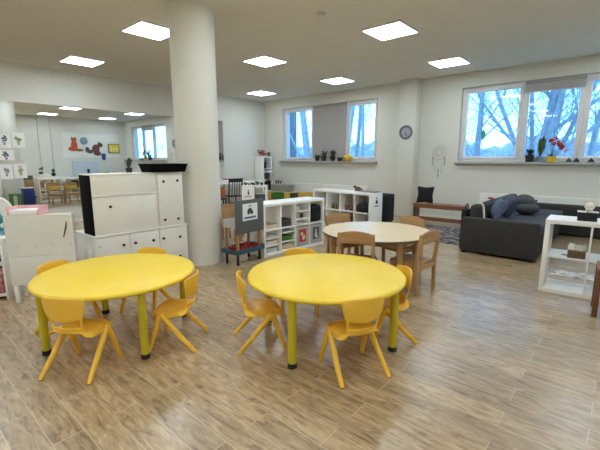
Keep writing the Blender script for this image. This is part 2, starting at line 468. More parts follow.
# ------------------------------------------------------------------ wooden table and chairs
wt = thing('wooden_round_table', 'round wooden table with cream laminate top and four thick legs', 'table', (-2.165, 3.87, 0), R(12))
rr = .632; H = .57
MB().lathe([(0, H), (rr-.006, H), (rr-.004, H-.003), (rr-.004, H-.006), (0, H-.006)], seg=96).build('tabletop', M_ivory, wt)
MB().lathe([(0, H-.006), (rr, H-.006), (rr, H-.026), (rr-.006, H-.03), (0, H-.03)], seg=96).build('edge_band', M_edge, wt)
ap = MB()
for k in range(4):
    a = k*PI/2; m = Matrix.Rotation(a, 4, 'Z')
    ap.box(-.36, .36, .385, .405, H-.10, H-.031, .003, m)
ap.build('apron', M_beechx, wt)
for k in range(4):
    a = PI/4+k*PI/2; x, y = .54*math.cos(a), .54*math.sin(a)
    MB().lathe([(0, H-.031), (.034, H-.031), (.034, .012), (.028, 0), (0, 0)], (x, y, 0), 24).build('leg', M_beech, wt)

def wood_chair(name='wooden_chair', top=M_beechx):
    t = thing(name, 'x', 'chair')
    MB().box(-.165, .165, -.155, .175, .315, .338, .006).build('seat', M_beechx, t)
    for sx in (-1, 1):
        MB().tube([(sx*.177, -.165, 0), (sx*.177, -.160, .34), (sx*.177, -.195, .648)], [.022, .024, .020], 4, sq=(0, 1, 0)).build('rear_leg', M_beech, t)
        MB().tube([(sx*.158, .155, 0), (sx*.158, .155, .314)], [.021, .024], 4, sq=(0, 1, 0)).build('front_leg', M_beech, t)
        MB().box(sx*.158-.010, sx*.158+.010, -.16, .155, .262, .312, .003).build('side_rail', M_beech, t)
    MB().box(-.155, .155, .145, .165, .262, .312, .003).build('front_apron', M_beechx, t)
    MB().box(-.16, .16, -.170, -.150, .262, .312, .003).build('rear_apron', M_beechx, t)
    pts = []
    for k in range(13):
        u = -1+2*k/12; pts.append((u*.178, .640+.030*(1-u*u)))
    pts += [(.178, .530)]+[(.178*(1-2*k/8), .530+.012*math.sin(PI*k/8)) for k in range(1, 8)]+[(-.178, .530)]
    MB().prism(pts, .02, Matrix.Translation((0, -.199, 0)) @ Matrix.Rotation(R(5), 4, 'X') @ Matrix.Translation((0, 0.05, 0.0))).build('backrest', top, t)
    return t
wc = wood_chair()
tc_ = (-2.165, 3.87)
wl = [((-1.655, 3.765), (-1, .12), 'wooden chair on the right side of the wooden round table, nearest the sofa'),
      ((-2.09, 3.385), (-.35, .93), 'wooden chair at the wooden round table with its back to the camera'),
      ((-2.755, 4.11), (.93, -.36), 'wooden chair at the far left of the wooden round table, by the cube shelf'),
      ((-2.075, 4.37), (-.25, -.97), 'wooden chair behind the wooden round table, in front of the square pillar')]
for i, ((x, y), d, lab) in enumerate(wl):
    if i == 0: wc.location = (x, y, 0); wc.rotation_euler.z = face(*d); wc['label'] = lab
    else: dup(wc, (x, y, 0), face(*d), lab, 'small wooden chairs')
wc['group'] = 'small wooden chairs'
ws = thing('wooden_stool', 'brown wooden stool cut off by the right edge, in front of the white shelf', 'stool', (.075, 4.30, 0), R(4))
MB().box(-.19, .20, -.17, .17, .42, .45, .006).build('seat', M_brown, ws)
for sx in (-.17, .18):
    for sy in (-.15, .15): MB().box(sx-.02, sx+.02, sy-.02, sy+.02, 0, .42, .003).build('leg', M_dbrown, ws)
MB().box(-.15, .16, -.16, -.14, .35, .42, .003).build('rail', M_brown, ws)

# ------------------------------------------------------------------ cube shelves
CELL = .335; TO = .039; TI = .0165
def cube_shelf(name, label, cols, rows, loc, rz, depth=.39, back=None, m=M_white):
    t = thing(name, label, 'shelf', loc, rz)
    W = 2*TO+cols*CELL+(cols-1)*TI; Hh = 2*TO+rows*CELL+(rows-1)*TI
    f = MB().box(0, W, 0, depth, 0, TO, .002).box(0, W, 0, depth, Hh-TO, Hh, .002)
    f.box(0, TO, 0, depth, TO, Hh-TO, .002).box(W-TO, W, 0, depth, TO, Hh-TO, .002)
    f.build('frame', m, t)
    for c_ in range(1, cols):
        x = TO+c_*CELL+(c_-1)*TI
        MB().box(x, x+TI, .003, depth, TO, Hh-TO).build('divider', m, t)
    for r_ in range(1, rows):
        z = TO+r_*CELL+(r_-1)*TI
        MB().box(TO, W-TO, .003, depth, z, z+TI).build('shelf_board', m, t)
    if back: MB().box(TO, W-TO, depth-.012, depth, TO, Hh-TO).build('back_panel', back, t)
    return t
def cell(c_, r_):  # lower-left of cell
    return TO+c_*(CELL+TI), TO+r_*(CELL+TI)
class Frame:
    def __init__(s, loc, rz, k=1): s.l = loc; s.a = rz; s.k = k
    def __call__(s, x, y, z):
        dx, dy = rot2(x*s.k, y, s.a); return (s.l[0]+dx, s.l[1]+dy, s.l[2]+z)

# long cube shelf (front to the right)
KL = ((-3.80, 3.60, 0), R(85.7))
kl = cube_shelf('cube_shelf', 'long low white cube shelf beside the wooden table', 4, 2, *KL)
kl.scale = (.875, 1, 1)
fK = Frame(*KL, .875)
def insert(c_, r_, hs):
    x, z = cell(c_, r_); b = MB()
    for h in hs: b.box(x+.004, x+CELL-.004, .01, .36, z+h, z+h+.012)
    b.build('insert_shelf', M_white, kl)
insert(0, 0, (.10, .21)); insert(1, 0, (.12, .26)); insert(2, 1, (.075, .20))
def on(f, c_, r_, dx, dy, dz=0):
    x, z = cell(c_, r_); return f(x+dx, dy, z+dz)
def box_item(name, m, label, cat, w_, d_, h_, loc, rz=0, bev=.006, group=None, lid=None):
    o = thing(name, label, cat, loc, rz, group)
    MB().box(-w_/2, w_/2, -d_/2, d_/2, 0, h_, bev).build('body', m, o)
    if lid: MB().box(-w_/2-.004, w_/2+.004, -d_/2-.004, d_/2+.004, h_, h_+.018, .004).build('lid', lid, o)
    return o
def tray_item(name, m, label, cat, w_, d_, h_, loc, rz=0, group=None, inner=None):
    o = thing(name, label, cat, loc, rz, group); k = .008
    b = MB().box(-w_/2, w_/2, -d_/2, d_/2, 0, k)
    b.box(-w_/2, w_/2, -d_/2, -d_/2+k, k, h_).box(-w_/2, w_/2, d_/2-k, d_/2, k, h_)
    b.box(-w_/2, -w_/2+k, -d_/2+k, d_/2-k, k, h_).box(w_/2-k, w_/2, -d_/2+k, d_/2-k, k, h_)
    b.build('body', m, o)
    MB().tube([(-w_/2, -d_/2, h_), (w_/2, -d_/2, h_), (w_/2, d_/2, h_), (-w_/2, d_/2, h_), (-w_/2, -d_/2, h_)], .005, 6).build('rim', m, o)
    return o
a = KL[1]
# column 1
tray_item('tray', M_beigebox, 'beige tray in the leftmost upper cube of the long shelf', 'tray', .26, .28, .06, on(fK, 0, 1, .17, .18, .001), a)
box_item('toy_box', M_cream, 'cream box on the lower insert of the leftmost cube column', 'box', .22, .26, .06, on(fK, 0, 0, .17, .18, .113), a)
box_item('toy_box', M_lgrey, 'light grey box at the bottom of the leftmost cube column', 'box', .24, .26, .07, on(fK, 0, 0, .17, .18, .001), a)
# column 2
o = thing('toy_till', 'black toy cash register in the second upper cube of the long shelf', 'toy', on(fK, 1, 1, .16, .15, .001), a)
MB().box(-.11, .11, -.10, .10, 0, .05, .006).build('drawer_base', M_dgrey, o)
MB().prism([(-.10, .05), (.10, .05), (.10, .11), (-.10, .15)], .2, Matrix.Translation((0, -.1, 0))).build('body', M_black, o)
MB().box(-.08, .08, -.112, -.1, .065, .10, .003).build('display', M_dgrey, o)
box_item('toy_box', M_green, 'small green box on the lower insert of the second cube column', 'box', .2, .24, .07, on(fK, 1, 0, .17, .18, .133), a)
box_item('toy_box', M_beigebox, 'beige box at the bottom of the second cube column', 'box', .26, .26, .08, on(fK, 1, 0, .17, .18, .001), a)
# column 3
box_item('toy_box', M_cream, 'small cream box on the top insert of the third cube column', 'box', .10, .14, .06, on(fK, 2, 1, .10, .14, .213), a)
for k, (dx, mm, nm) in enumerate(((.07, M_dgrey, 'dark grey'), (.16, M_lgrey, 'light grey'), (.25, M_wicker, 'brown'))):
    o = thing('jar', nm+' jar in the row on the middle insert of the third cube column', 'jar', on(fK, 2, 1, dx, .12, .088), a, 'jars on the third column insert')
    MB().lathe([(0, 0), (.032, 0), (.034, .06), (.026, .07), (0, .07)], seg=20).build('body', mm, o)
    MB().lathe([(0, .07), (.028, .07), (.028, .085), (0, .085)], seg=20).build('lid', M_lgrey, o)
def pic_bin(c_, label, pic, shapes):
    x, z = cell(c_, 0)
    o = thing('storage_bin', label, 'bin', fK(x+CELL/2, .17, z+.002), a, 'picture bins in the long shelf')
    MB().box(-.14, .14, -.155, .16, 0, .315, .006).build('body', M_gbin, o)
    p = MB().box(-.075, .075, -.158, -.1555, .07, .27).build('picture_card', pic[0], o)
    q = MB()
    for (px, pz, r1, r2) in shapes: q.ball((px, -.1585, pz), (r1, .0015, r2), 14)
    q.build('picture_print', pic[1], p)
pic_bin(2, 'grey bin with a red picture card in the long shelf', (mat('red_card', (186, 52, 52), .6), M_beigebox), [(-.02, .20, .03, .03), (.02, .14, .035, .045)])
pic_bin(3, 'grey bin with a dark picture card in the long shelf', (mat('slate_card', (88, 92, 100), .6), M_lgrey), [(0, .21, .02, .022), (0, .14, .03, .05), (.03, .1, .02, .02)])
# column 4: black draped cloth
x, z = cell(3, 1)
o = thing('black_bag', 'soft black bag stuffed in the upper right cube of the long shelf', 'bag', fK(x+CELL/2, .17, z+.002), a)
MB().box(-.138, .138, -.16, .14, 0, .27, .05, seg=4).build('body', M_blackf, o)
MB().tube([(-.08, -.16, .22), (-.07, -.175, .14), (0, -.18, .10), (.07, -.175, .14), (.08, -.16, .22)], .008, 8).build('strap', M_black, o)

# cube shelf behind the wooden table (front to the camera)
K2 = ((-4.99, 6.18, 0), R(-4.8)); f2 = Frame(*K2)
k2 = cube_shelf('cube_shelf', 'white cube shelf under the blind window, its end panel printed with a figure', 4, 2, *K2, back=M_gbin)
W4 = 2*TO+4*CELL+3*TI
MB().box(.0, .0, 0, 0, 0, 0)
sgn = MB()
def label_on_end(parent, X):
    l = MB(); 
    l.ball((X, .20, .60), (.003, .035, .035), 14)
    l.ball((X, .20, .665), (.003, .018, .022), 12)
    l.box(X-.001, X+.003, .165, .185, .56, .585).box(X-.001, X+.003, .215, .235, .56, .585)
    l.build('printed_figure', M_black, parent)
    l = MB()
    for k in range(7): l.box(X-.001, X+.002, .125+k*.022, .139+k*.022, .505+.004*(k % 2), .532)
    l.build('printed_caption', M_dgrey, parent)
label_on_end(k2, W4)
a2 = K2[1]
# contents
for k, dx in enumerate((.07, .16, .26)):
    o = thing('figurine', ('left', 'middle', 'right')[k]+' small wooden figure in the second upper cube of the shelf under the blind window', 'toy', on(f2, 1, 1, dx, .12, .001), a2, 'wooden figures')
    MB().lathe([(0, 0), (.03, 0), (.024, .05), (.015, .075), (0, .08)], seg=16).build('body', M_wicker, o)
    MB().ball((0, 0, .095), .02, 12).build('head', M_dgrey, o)
o = thing('toy_truck', 'small brown toy truck in the third upper cube of the shelf under the blind window', 'toy', on(f2, 2, 1, .14, .15, .001), a2)
MB().box(-.1, .03, -.04, .04, .02, .09, .006).build('bed', M_wicker, o); MB().box(.035, .1, -.04, .04, .02, .11, .01).build('cab', M_orange, o)
for sx in (-.06, .065):
    for sy in (-.045, .045): MB().tube([(sx, sy-.008, .022), (sx, sy+.008, .022)], .022, 14).build('wheel', M_black, o)
box_item('book_box', M_dbrown, 'upright brown magazine file in the third upper cube of the shelf under the blind window', 'file', .05, .22, .25, on(f2, 2, 1, .29, .17, .001), a2)
o = thing('black_bag', 'black bag in the rightmost upper cube of the shelf under the blind window', 'bag', on(f2, 3, 1, .165, .17, .001), a2)
MB().box(-.15, .15, -.15, .14, 0, .15, .045, seg=4).ball((.07, -.03, .13), (.07, .09, .05), 14).build('body', M_blackf, o)
MB().tube([(-.09, -.1, .12), (-.06, -.12, .19), (.0, -.12, .21), (.06, -.12, .17)], .008, 8).build('handle', M_black, o)
box_item('toy_basket', M_wicker, 'brown woven basket in the third lower cube of the shelf under the blind window', 'basket', .27, .27, .16, on(f2, 2, 0, .165, .17, .001), a2)
for k, (dx, m_) in enumerate(((.08, M_red), (.17, M_dbrown), (.26, M_green))):
    solo(MB().ball((0, 0, .035), (.045, .045, .035), 14), 'toy_ball', m_, ('red', 'dark brown', 'green')[k]+' ball lying in the woven basket of the shelf under the blind window', 'ball', on(f2, 2, 0, dx, .14, .161), 0, 'balls in the woven basket')
tray_item('tray', M_lgrey, 'light grey tray in the rightmost lower cube of the shelf under the blind window', 'tray', .26, .26, .08, on(f2, 3, 0, .165, .17, .001), a2)
o = thing('toy_dinosaur', 'small dark brown animal figure on the shelf under the blind window', 'toy', f2(1.02, .20, .772), a2)
MB().ball((0, 0, .05), (.07, .035, .045), 14).ball((-.075, 0, .085), (.035, .025, .028), 12).tube([(.05, 0, .05), (.12, 0, .03)], [.025, .008], 8).build('body', M_wicker, o)
for sx in (-.035, .035):
    for sy in (-.022, .022): MB().tube([(sx, sy, .04), (sx, sy, 0)], .012, 8).build('leg', M_wicker, o)
solo(MB().box(-.17, .17, -.10, .10, 0, .022, .004), 'folded_mat', M_gwick, 'flat grey folded mat beside the animal figure on the shelf', 'mat', f2(1.29, .22, .772), a2)

# white open shelf on the right
K3 = ((-.590, 4.60, 0), R(2.0)); f3 = Frame(*K3); CELL3 = CELL; CELL = .338; TO = .044
k3 = cube_shelf('cube_shelf', 'white open two by two shelf at the right, a black box on it', 2, 2, *K3, depth=.41)
H3 = 2*TO+2*CELL+TI; a3 = K3[1]
o = thing('tissue_box', 'small black box with white lid edge on the right white shelf', 'box', f3(.335, .13, H3+.001), a3+R(4))
MB().box(-.08, .08, -.06, .06, 0, .085, .004).build('body', mat('black_gloss', (16, 18, 28), .25), o)
MB().box(-.085, -.008, -.05, .05, .086, .094, .003).box(.004, .088, -.05, .05, .086, .094, .003).build('card_flap', M_paper, o)
s_ = MB().ball((0, 0, .048), (.043, .045, .040), 20).ball((0, -.03, .022), (.028, .02, .02), 14)
for sx in (-.014, .014): s_.ball((sx, -.046, .020), (.006, .004, .005), 8)
sk = thing('ornament', 'pale knobbly round ornament lying on the black box', 'ornament', f3(.345, .14, H3+.0965), a3)
s_.build('body', M_cream, sk)
MB().lathe([(0, .002), (.03, .002), (.034, .008), (.02, .016), (0, .016)], seg=18).build('base', M_lgrey, sk)
o = thing('wicker_basket', 'dark brown wicker box on the middle board of the right white shelf', 'basket', f3(TO+.245, .075, TO+CELL+TI+.001), a3+R(3))
MB().box(-.075, .075, -.06, .06, 0, .075, .006).build('body', M_wicker, o)
for k in range(5):
    solo(MB().sheet([[(-.03, 0, 0), (.03, 0, 0)], [(-.034, .008, .035), (.022, .012, .04)], [(-.02, .02, .07), (.02, .03, .055)]], .002), 'tissue', M_paper, 'crumpled white tissue poking out of the wicker box', 'tissue', f3(TO+.20+k*.022, .06+.012*(k % 3), TO+CELL+TI+.077), a3+k*.9, 'tissues in the wicker box')
solo(MB().box(-.03, .03, -.018, .018, 0, .008, .003), 'remote_control', M_gwick, 'small grey card on the middle board of the right white shelf', 'card', f3(TO+.15, .12, TO+CELL+TI+.001), a3)
CELL = CELL3; TO = .039

# ------------------------------------------------------------------ white cabinets with holes beside the column
cab = thing('white_low_cabinet', 'low white cabinet with three doors and black knobs left of the column', 'cabinet', (-4.10, 1.475, 0))
# local: front at x=0 facing +x, runs along y 0..1.13
MB().box(-.53, -.018, 0, 1.09, .06, .585, .003).build('body', M_whiteb, cab)
MB().box(-.54, .008, -.008, 1.10, .585, .603, .003).build('worktop', M_white, cab)
MB().box(-.50, -.03, .02, 1.07, 0, .06).build('plinth', M_lgrey, cab)
for (y0, y1, ks) in ((.005, .365, ((.295, .465), (.05, .487))), (.371, .715, ((.425, .467), (.638, .462))), (.721, 1.088, ((.768, .463), (.985, .451), (.972, .208)))):
    d = MB().box(-.017, 0, y0, y1, .07, .578, .003).build('door', M_whiteb, cab)
    for i, (ky, kz) in enumerate(ks):
        MB().tube([(0, ky, kz), (.012, ky, kz)], .0155, 18).build('knob', M_black if kz != .487 else M_lgrey, d)
hc = thing('white_hutch', 'wide white cupboard with a black side panel standing on the low cabinet', 'cabinet', (-4.115, 1.483, .604))
MB().box(-.27, -.016, .012, .715, 0, .625, .003).build('body', M_whiteb, hc)
MB().box(-.272, .0, 0, .011, 0, .627, .002).build('black_side_panel', M_blackm, hc)['label'] = 'black side panel'
MB().box(-.272, .006, 0, .72, .627, .64, .002).build('top_board', M_white, hc)
MB().box(-.016, 0, .012, .716, .005, .405, .002).build('lower_panel', M_whiteb, hc)
MB().box(-.016, 0, .012, .716, .425, .626, .002).build('upper_panel', M_whiteb, hc)
MB().box(-.016, .012, .012, .718, .407, .423, .002).build('ledge', M_white, hc)
MB().tube([(0, .186, .293), (.010, .186, .293)], .015, 18).build('knob', M_black, hc)
nc = thing('white_narrow_cupboard', 'narrow white cupboard with four black knobs next to the round column', 'cabinet', (-4.115, 2.206, .604))
MB().box(-.27, -.012, 0, .345, 0, .625, .003).build('body', M_whiteb, nc)
d = MB().box(-.011, .004, .012, .333, .008, .618, .003).build('door', M_whiteb, nc)
for ky, kz in ((.085, .532), (.265, .537), (.075, .078), (.252, .072)): MB().tube([(.004, ky, kz), (.014, ky, kz)], .015, 18).build('knob', M_black, d)
MB().box(-.272, .006, 0, .347, .625, .64, .002).build('top_board', M_white, nc)
bt = thing('black_tray', 'large black tray lying on top of the white cupboards', 'tray', (-4.21, 2.36, 1.2455))
def tray_shell(w0, w1, d0, d1, h):
    t = MB()
    def ring(w_, d_, z): return [(-d_/2, -w_/2, z), (d_/2, -w_/2, z), (d_/2, w_/2, z), (-d_/2, w_/2, z), (-d_/2, -w_/2, z)]
    t.sheet([ring(w0, d0, 0), ring(w1, d1, h), ring(w1-.02, d1-.02, h), ring(w0-.02, d0-.02, .012)])
    t.box(-d0/2, d0/2, -w0/2, w0/2, 0, .012)
    return t
tray_shell(.42, .47, .25, .30, .09).build('body', M_blackm, bt, angle=20)
MB().tube([(-.15, -.235, .09), (.15, -.235, .09), (.15, .235, .09), (-.15, .235, .09), (-.15, -.235, .09)], .006, 8).build('rim', M_blackm, bt)

def leafy(t, n, h, spread, size, seed, m=M_leaf, z0=.0):
    rnd = random.Random(seed)
    for k in range(n):
        a = rnd.uniform(0, 2*PI); r_ = rnd.uniform(.3, 1)*spread; zz = h*rnd.uniform(.45, 1)
        p1 = Vector((0, 0, z0)); p3 = Vector((r_*math.cos(a), r_*math.sin(a), z0+zz)); p2 = (p1+p3)/2+Vector((0, 0, zz*.25))
        side = Vector((-math.sin(a), math.cos(a), 0))*size
        rows = []
        for s in range(7):
            u = s/6; p = p1*(1-u)**2+p2*2*u*(1-u)+p3*u*u
            w_ = math.sin(PI*min(1, .06+u*.94))**.8+.05
            rows.append([tuple(p-side*w_), tuple(p+Vector((0, 0, -.1*size))), tuple(p+side*w_)])
        MB().sheet(rows, .0015).build('leaf', m, t, angle=80)
def pot(t, r0, r1, h, m, soil=True):
    MB().lathe([(0, 0), (r0, 0), (r1, h), (r1-.006, h), (r1-.01, h-.012), (0, h-.012)], seg=24).build('pot', m, t)
pt = thing('potted_plant', 'small dark leafy plant on the wide white cupboard left of the black tray', 'plant', (-4.30, 1.985, 1.2455))
pot(pt, .03, .036, .055, M_pot); leafy(pt, 7, .13, .06, .018, 5, mat('dark_leaf', (48, 58, 52), .5, .3, 30), .04)
# bottle beside the cabinet
b = thing('white_canister', 'white plastic canister standing at the left side of the low cabinet', 'canister', (-4.13, 1.422, 0))
MB().lathe([(0, 0), (.038, 0), (.040, .02), (.040, .42), (.032, .46), (.016, .48), (0, .48)], seg=24).build('body', M_lgrey, b)
MB().lathe([(0, .48), (.018, .48), (.018, .51), (0, .51)], seg=16).build('cap', M_white, b)

# ------------------------------------------------------------------ white unit on the left, seen from its back
DA = math.atan2(.51, .38)
F1 = ((-4.40, .80, 0), DA); fD = Frame(*F1)
dk = thing('white_cabinet_back', 'white cabinet seen from its plain back, left of the yellow tables', 'cabinet', *F1)
Wd, Hd = .585, .868
pts = [(0, .47), (Wd, .47)]+[(Wd-.04+.04*math.cos(t*PI/12), Hd-.04+.04*math.sin(t*PI/12)) for t in range(0, 7)]+[(.012, Hd), (0, Hd-.012)]
MB().prism(pts, .018).build('back_panel', M_whiteb, dk)
MB().box(0, Wd, 0, .018, .175, .467, .002).build('lower_panel', M_whiteb, dk)
MB().box(.01, Wd-.05, .019, .22, .30, Hd-.012, .003).build('body', M_white, dk)
for x_, y_ in ((.012, .0), (Wd-.05, .0), (.012, .18), (Wd-.05, .18)):
    MB().box(x_, x_+.035, y_+.002, y_+.036, 0, .30 if y_ else .174, .003).build('leg', M_white, dk)
m_ = MB()
m_.tube([(.535, -.001, .80), (.530, -.002, .755), (.515, -.002, .70), (.498, -.001, .645)], [.004, .008, .008, .005], 8)
m_.build('cable_slot', M_dgrey, dk)
for k, x_ in enumerate((.09, .25, .40, .56)): MB().tube([(x_, 0, .575-.01*(k % 2)), (x_, -.002, .575-.01*(k % 2))], .006, 10).build('screw_cap', M_gbin, dk)
pk = thing('pink_box', 'flat pink box on the white cabinet with a plain back', 'box', fD(.165, .125, .858), DA)
MB().box(-.14, .14, -.10, .10, 0, .012, .002).box(-.14, .14, .088, .10, .012, .085, .002).box(.128, .14, -.10, .088, .012, .085, .002).box(-.14, -.128, -.10, .088, .012, .085, .002).build('body', M_pink, pk)
solo(MB().box(-.12, .105, -.095, .08, 0, .045, .006), 'paper_stack', M_paper, 'stack of white paper lying in the flat pink box', 'paper', fD(.165, .12, .8705), DA)

# left low shelf with things
fS = Frame((-5.02, .30, 0), math.atan2(.62, .55))
ls = thing('white_low_shelf', 'low white shelf cut off by the left edge of the photo', 'shelf', (-5.02, .30, 0), math.atan2(.62, .55))
for z_ in (.03, .35, .56): MB().box(-.1, .66, 0, .34, z_, z_+.022, .003).build('shelf_board', M_white, ls)
for x_ in (-.1, .638): MB().box(x_, x_+.022, .0, .34, 0, .58, .003).build('side_panel', M_white, ls)
MB().box(-.078, .638, .33, .34, .0, .56).build('back_panel', M_whiteb, ls)
aS = math.atan2(.62, .55)
o = thing('toy_basket', 'pink patterned basket on the bottom board of the left low shelf', 'basket', fS(.44, .16, .053), aS)
MB().box(-.17, .17, -.14, .14, 0, .21, .02, seg=3).build('body', mat('pink_print', (188, 120, 122), .8, .5, 26), o)
MB().box(-.174, .174, -.144, .144, .205, .235, .012).build('rim', M_pink, o)
for k in range(4):
    solo(MB().ball((0, 0, .03), (.045, .04, .03), 12), 'soft_toy', (M_dbrown, M_black, M_red, M_black)[k], ('dark brown', 'black', 'dark red', 'second black')[k]+' soft ball in the pink basket at the left edge', 'toy', fS(.32+k*.08, .14+.03*(k % 2), .265), 0, 'soft balls in the pink basket')
box_item('toy_box', M_black, 'small black box on the middle board of the left low shelf', 'box', .14, .12, .07, fS(.52, .14, .373), aS)
o = thing('baby_seat', 'white moulded seat with teal cushion at the left edge', 'seat', fS(.50, .14, .583), aS)
pts = [(-.16, 0), (.16, 0), (.165, .25)]+[(.165*math.cos(t*PI/10), .25+.14*math.sin(t*PI/10)) for t in range(1, 10)]+[(-.165, .25)]
MB().prism(pts, .03, Matrix.Translation((0, .09, 0))).box(-.16, .16, -.12, .09, 0, .04, .015).build('shell', M_white, o); o.scale = (1.0, 1.0, 1.12)
MB().prism([(-.12, .05), (.10, .05), (.10, .20), (.02, .29), (-.12, .31)], .035, Matrix.Translation((-.02, .05, 0))).build('cushion', checker_cloth('teal_print', (90, 170, 180), (230, 238, 236), (50, 120, 140), 28), o)

# papers on the mirror
def flower_paper(y, z, w_, h_, label, cols, seed):
    t = thing('flower_drawing', label, 'drawing', (XL+.0085, y, z), 0, 'drawings stuck on the mirror')
    MB().box(0, .0015, -w_/2, w_/2, -h_/2, h_/2).build('sheet', M_paper, t)
    rnd = random.Random(seed); q = MB()
    for k in range(16):
        a_ = rnd.uniform(0, 2*PI); r_ = rnd.uniform(0, .055); q.ball((.002, r_*math.cos(a_), .03+r_*math.sin(a_)), (.0008, rnd.uniform(.010, .018), rnd.uniform(.010, .018)), 8)
    q.build('painted_blooms', cols[0], t)
    q = MB()
    for k in range(5): q.tube([(.002, -.04+k*.02, .03), (.002, (-.04+k*.02)*.25, -.09)], .003, 5)
    q.build('painted_stems', cols[1], t)
P_blue = mat('ink_blue', (84, 96, 140), .8, .4, 60); P_olive = mat('ink_olive', (150, 146, 78), .8, .4, 60); P_lil = mat('ink_lilac', (150, 142, 170), .8, .4, 60)
P_sand = mat('ink_sand', (190, 172, 110), .8, .4, 60); P_navy = mat('ink_navy', (60, 86, 130), .8, .5, 60); P_stem = mat('ink_stem', (90, 100, 70), .8)
flower_paper(1.862, 1.757, .21, .29, 'blue flower drawing on the mirror, top left of the five', (P_blue, P_stem), 1)
flower_paper(2.093, 1.765, .21, .29, 'olive bouquet drawing on the mirror, top right of the five', (P_olive, P_stem), 2)
flower_paper(1.862, 1.47, .27, .20, 'dark blue drawing in the middle row of sheets on the mirror', (P_navy, P_navy), 3)
flower_paper(1.835, 1.15, .21, .29, 'lilac flower drawing on the mirror, lower left of the five', (P_lil, P_stem), 4)
flower_paper(2.065, 1.16, .21, .29, 'sandy yellow flower drawing on the mirror, lower right of the five', (P_sand, P_stem), 5)

# ------------------------------------------------------------------ play stand behind the column
ps = thing('play_stand', 'wooden two tier play stand with teal tray behind the round column', 'play stand', (-3.755, 3.075, 0), R(5))
# local x -.27..0 , y 0..0.46
for x_ in (-.23, -.02):
    for y_ in (.03, .45):
        l = MB().box(x_-.016, x_+.016, y_-.016, y_+.016, .145, .50, .003).build('leg', M_beech, ps)
        MB().lathe([(0, .145), (.016, .145), (.016, .02), (.02, 0), (0, 0)], (x_, y_, 0), 14).build('foot', M_black, l)
tb = MB(); k = .012
tb.box(-.27, .03, -.03, .51, .15, .162).box(-.27, .03, -.03, -.018, .162, .215, .003).box(-.27, .03, .498, .51, .162, .215, .003).box(-.27, -.258, -.018, .498, .162, .215, .003).box(.018, .03, -.018, .498, .162, .215, .003)
tb.build('teal_tray', M_teal, ps)['label'] = 'teal plastic tray'
ut = MB().box(-.25, -.0, 0, .48, .50, .512).box(-.25, -.0, 0, .012, .512, .61, .003).box(-.25, 0, .468, .48, .512, .61, .003).box(-.25, -.238, .012, .468, .512, .61, .003).box(-.012, 0, .012, .468, .512, .61, .003)
ut.build('upper_tray', M_lgrey, ps)
MB().box(-.268, -.252, .0, .48, .52, .74, .004).build('rear_board', M_beechx, ps)
fP = Frame((-3.755, 3.075, 0), R(5))
rnd = random.Random(3)
for k in range(12):
    x_, y_ = -.21+.09*(k % 3)+rnd.uniform(-.01, .01), .095+.098*(k//3)+rnd.uniform(-.01, .01)
    o = thing('toy_brick', 'red toy brick in the teal tray of the play stand', 'toy brick', fP(x_, y_, .163), rnd.uniform(0, 3), 'red bricks in the teal tray')
    MB().box(-.038, .038, -.022, .022, 0, .045+.02*(k % 2), .004).build('body', M_red, o)
    q = MB(); hh = .045+.02*(k % 2)
    for sx in (-.02, .02): q.tube([(sx, 0, hh), (sx, 0, hh+.01)], .010, 10)
    q.build('studs', M_red, o)
for k in range(5):
    o = solo(MB().box(-.05, .05, -.02, .02, 0, .05, .006), 'toy_block', (M_black, M_lgrey, M_cream, M_lgrey, M_dgrey)[k], ('black block nearest the column', 'light grey block second from the column', 'cream block at the middle', 'light grey block fourth from the column', 'dark grey block farthest from the column')[k]+' in the upper tray of the play stand', 'block', fP(-.14, .07+k*.085, .513), .2*k)
fb = thing('felt_board', 'dark grey felt board with a taped picture on the front of the play stand', 'board', fP(.004, .0, .0), R(5))
MB().box(0, .012, -.03, .515, .42, .865, .003).build('board', M_gfelt, fb)
p = MB().box(.0125, .0145, .10, .385, .59, .815).build('picture_sheet', M_paper, fb)
q = MB().ball((.015, .235, .715), (.001, .045, .04), 14).ball((.015, .275, .695), (.001, .025, .03), 12).ball((.015, .205, .695), (.001, .02, .03), 12)
q.build('picture_print', M_dgrey, p)
q = MB().box(.0146, .0156, .125, .36, .612, .640)
q.build('caption_band', mat('caption_blue', (110, 150, 200), .6), p)
q = MB()
for k in range(8): q.box(.0157, .0162, .14+k*.026, .158+k*.026, .618, .634)
q.box(.0146, .0156, .21, .27, .775, .785)
q.build('caption_letters', M_dgrey, p)

# two by two shelf with a white door, behind
K4 = ((-6.95, 5.88, 0), R(40)); f4 = Frame(*K4, .78)
k4 = cube_shelf('cube_shelf', 'white two by two shelf with a printed door, behind the felt board', 2, 2, *K4)
k4.scale = (.78, 1, 1)
x, z = cell(0, 1)
d = MB().box(x+.002, x+CELL-.002, -.012, .004, z-.33, z+CELL+.03, .003).build('door', M_white, k4)
q = MB().ball((x+.17, -.0125, z+.20), (.025, .001, .05), 12).ball((x+.17, -.0125, z+.265), (.014, .001, .018), 10)
q.build('printed_figure', M_dgrey, d)
q = MB()
for k in range(8): q.box(x+.075+k*.024, x+.09+k*.024, -.0135, -.012, z+.10, z+.13)
q.build('printed_caption', M_dbrown, d)
o = thing('toy_basket', 'dark basket in the open upper cube beside the printed door', 'basket', on(f4, 1, 1, .165, .17, .001), K4[1])
MB().box(-.12, .12, -.14, .14, 0, .17, .02).build('body', M_dgrey, o); MB().box(-.124, .124, -.144, .144, .165, .19, .01).build('rim', M_lgrey, o)
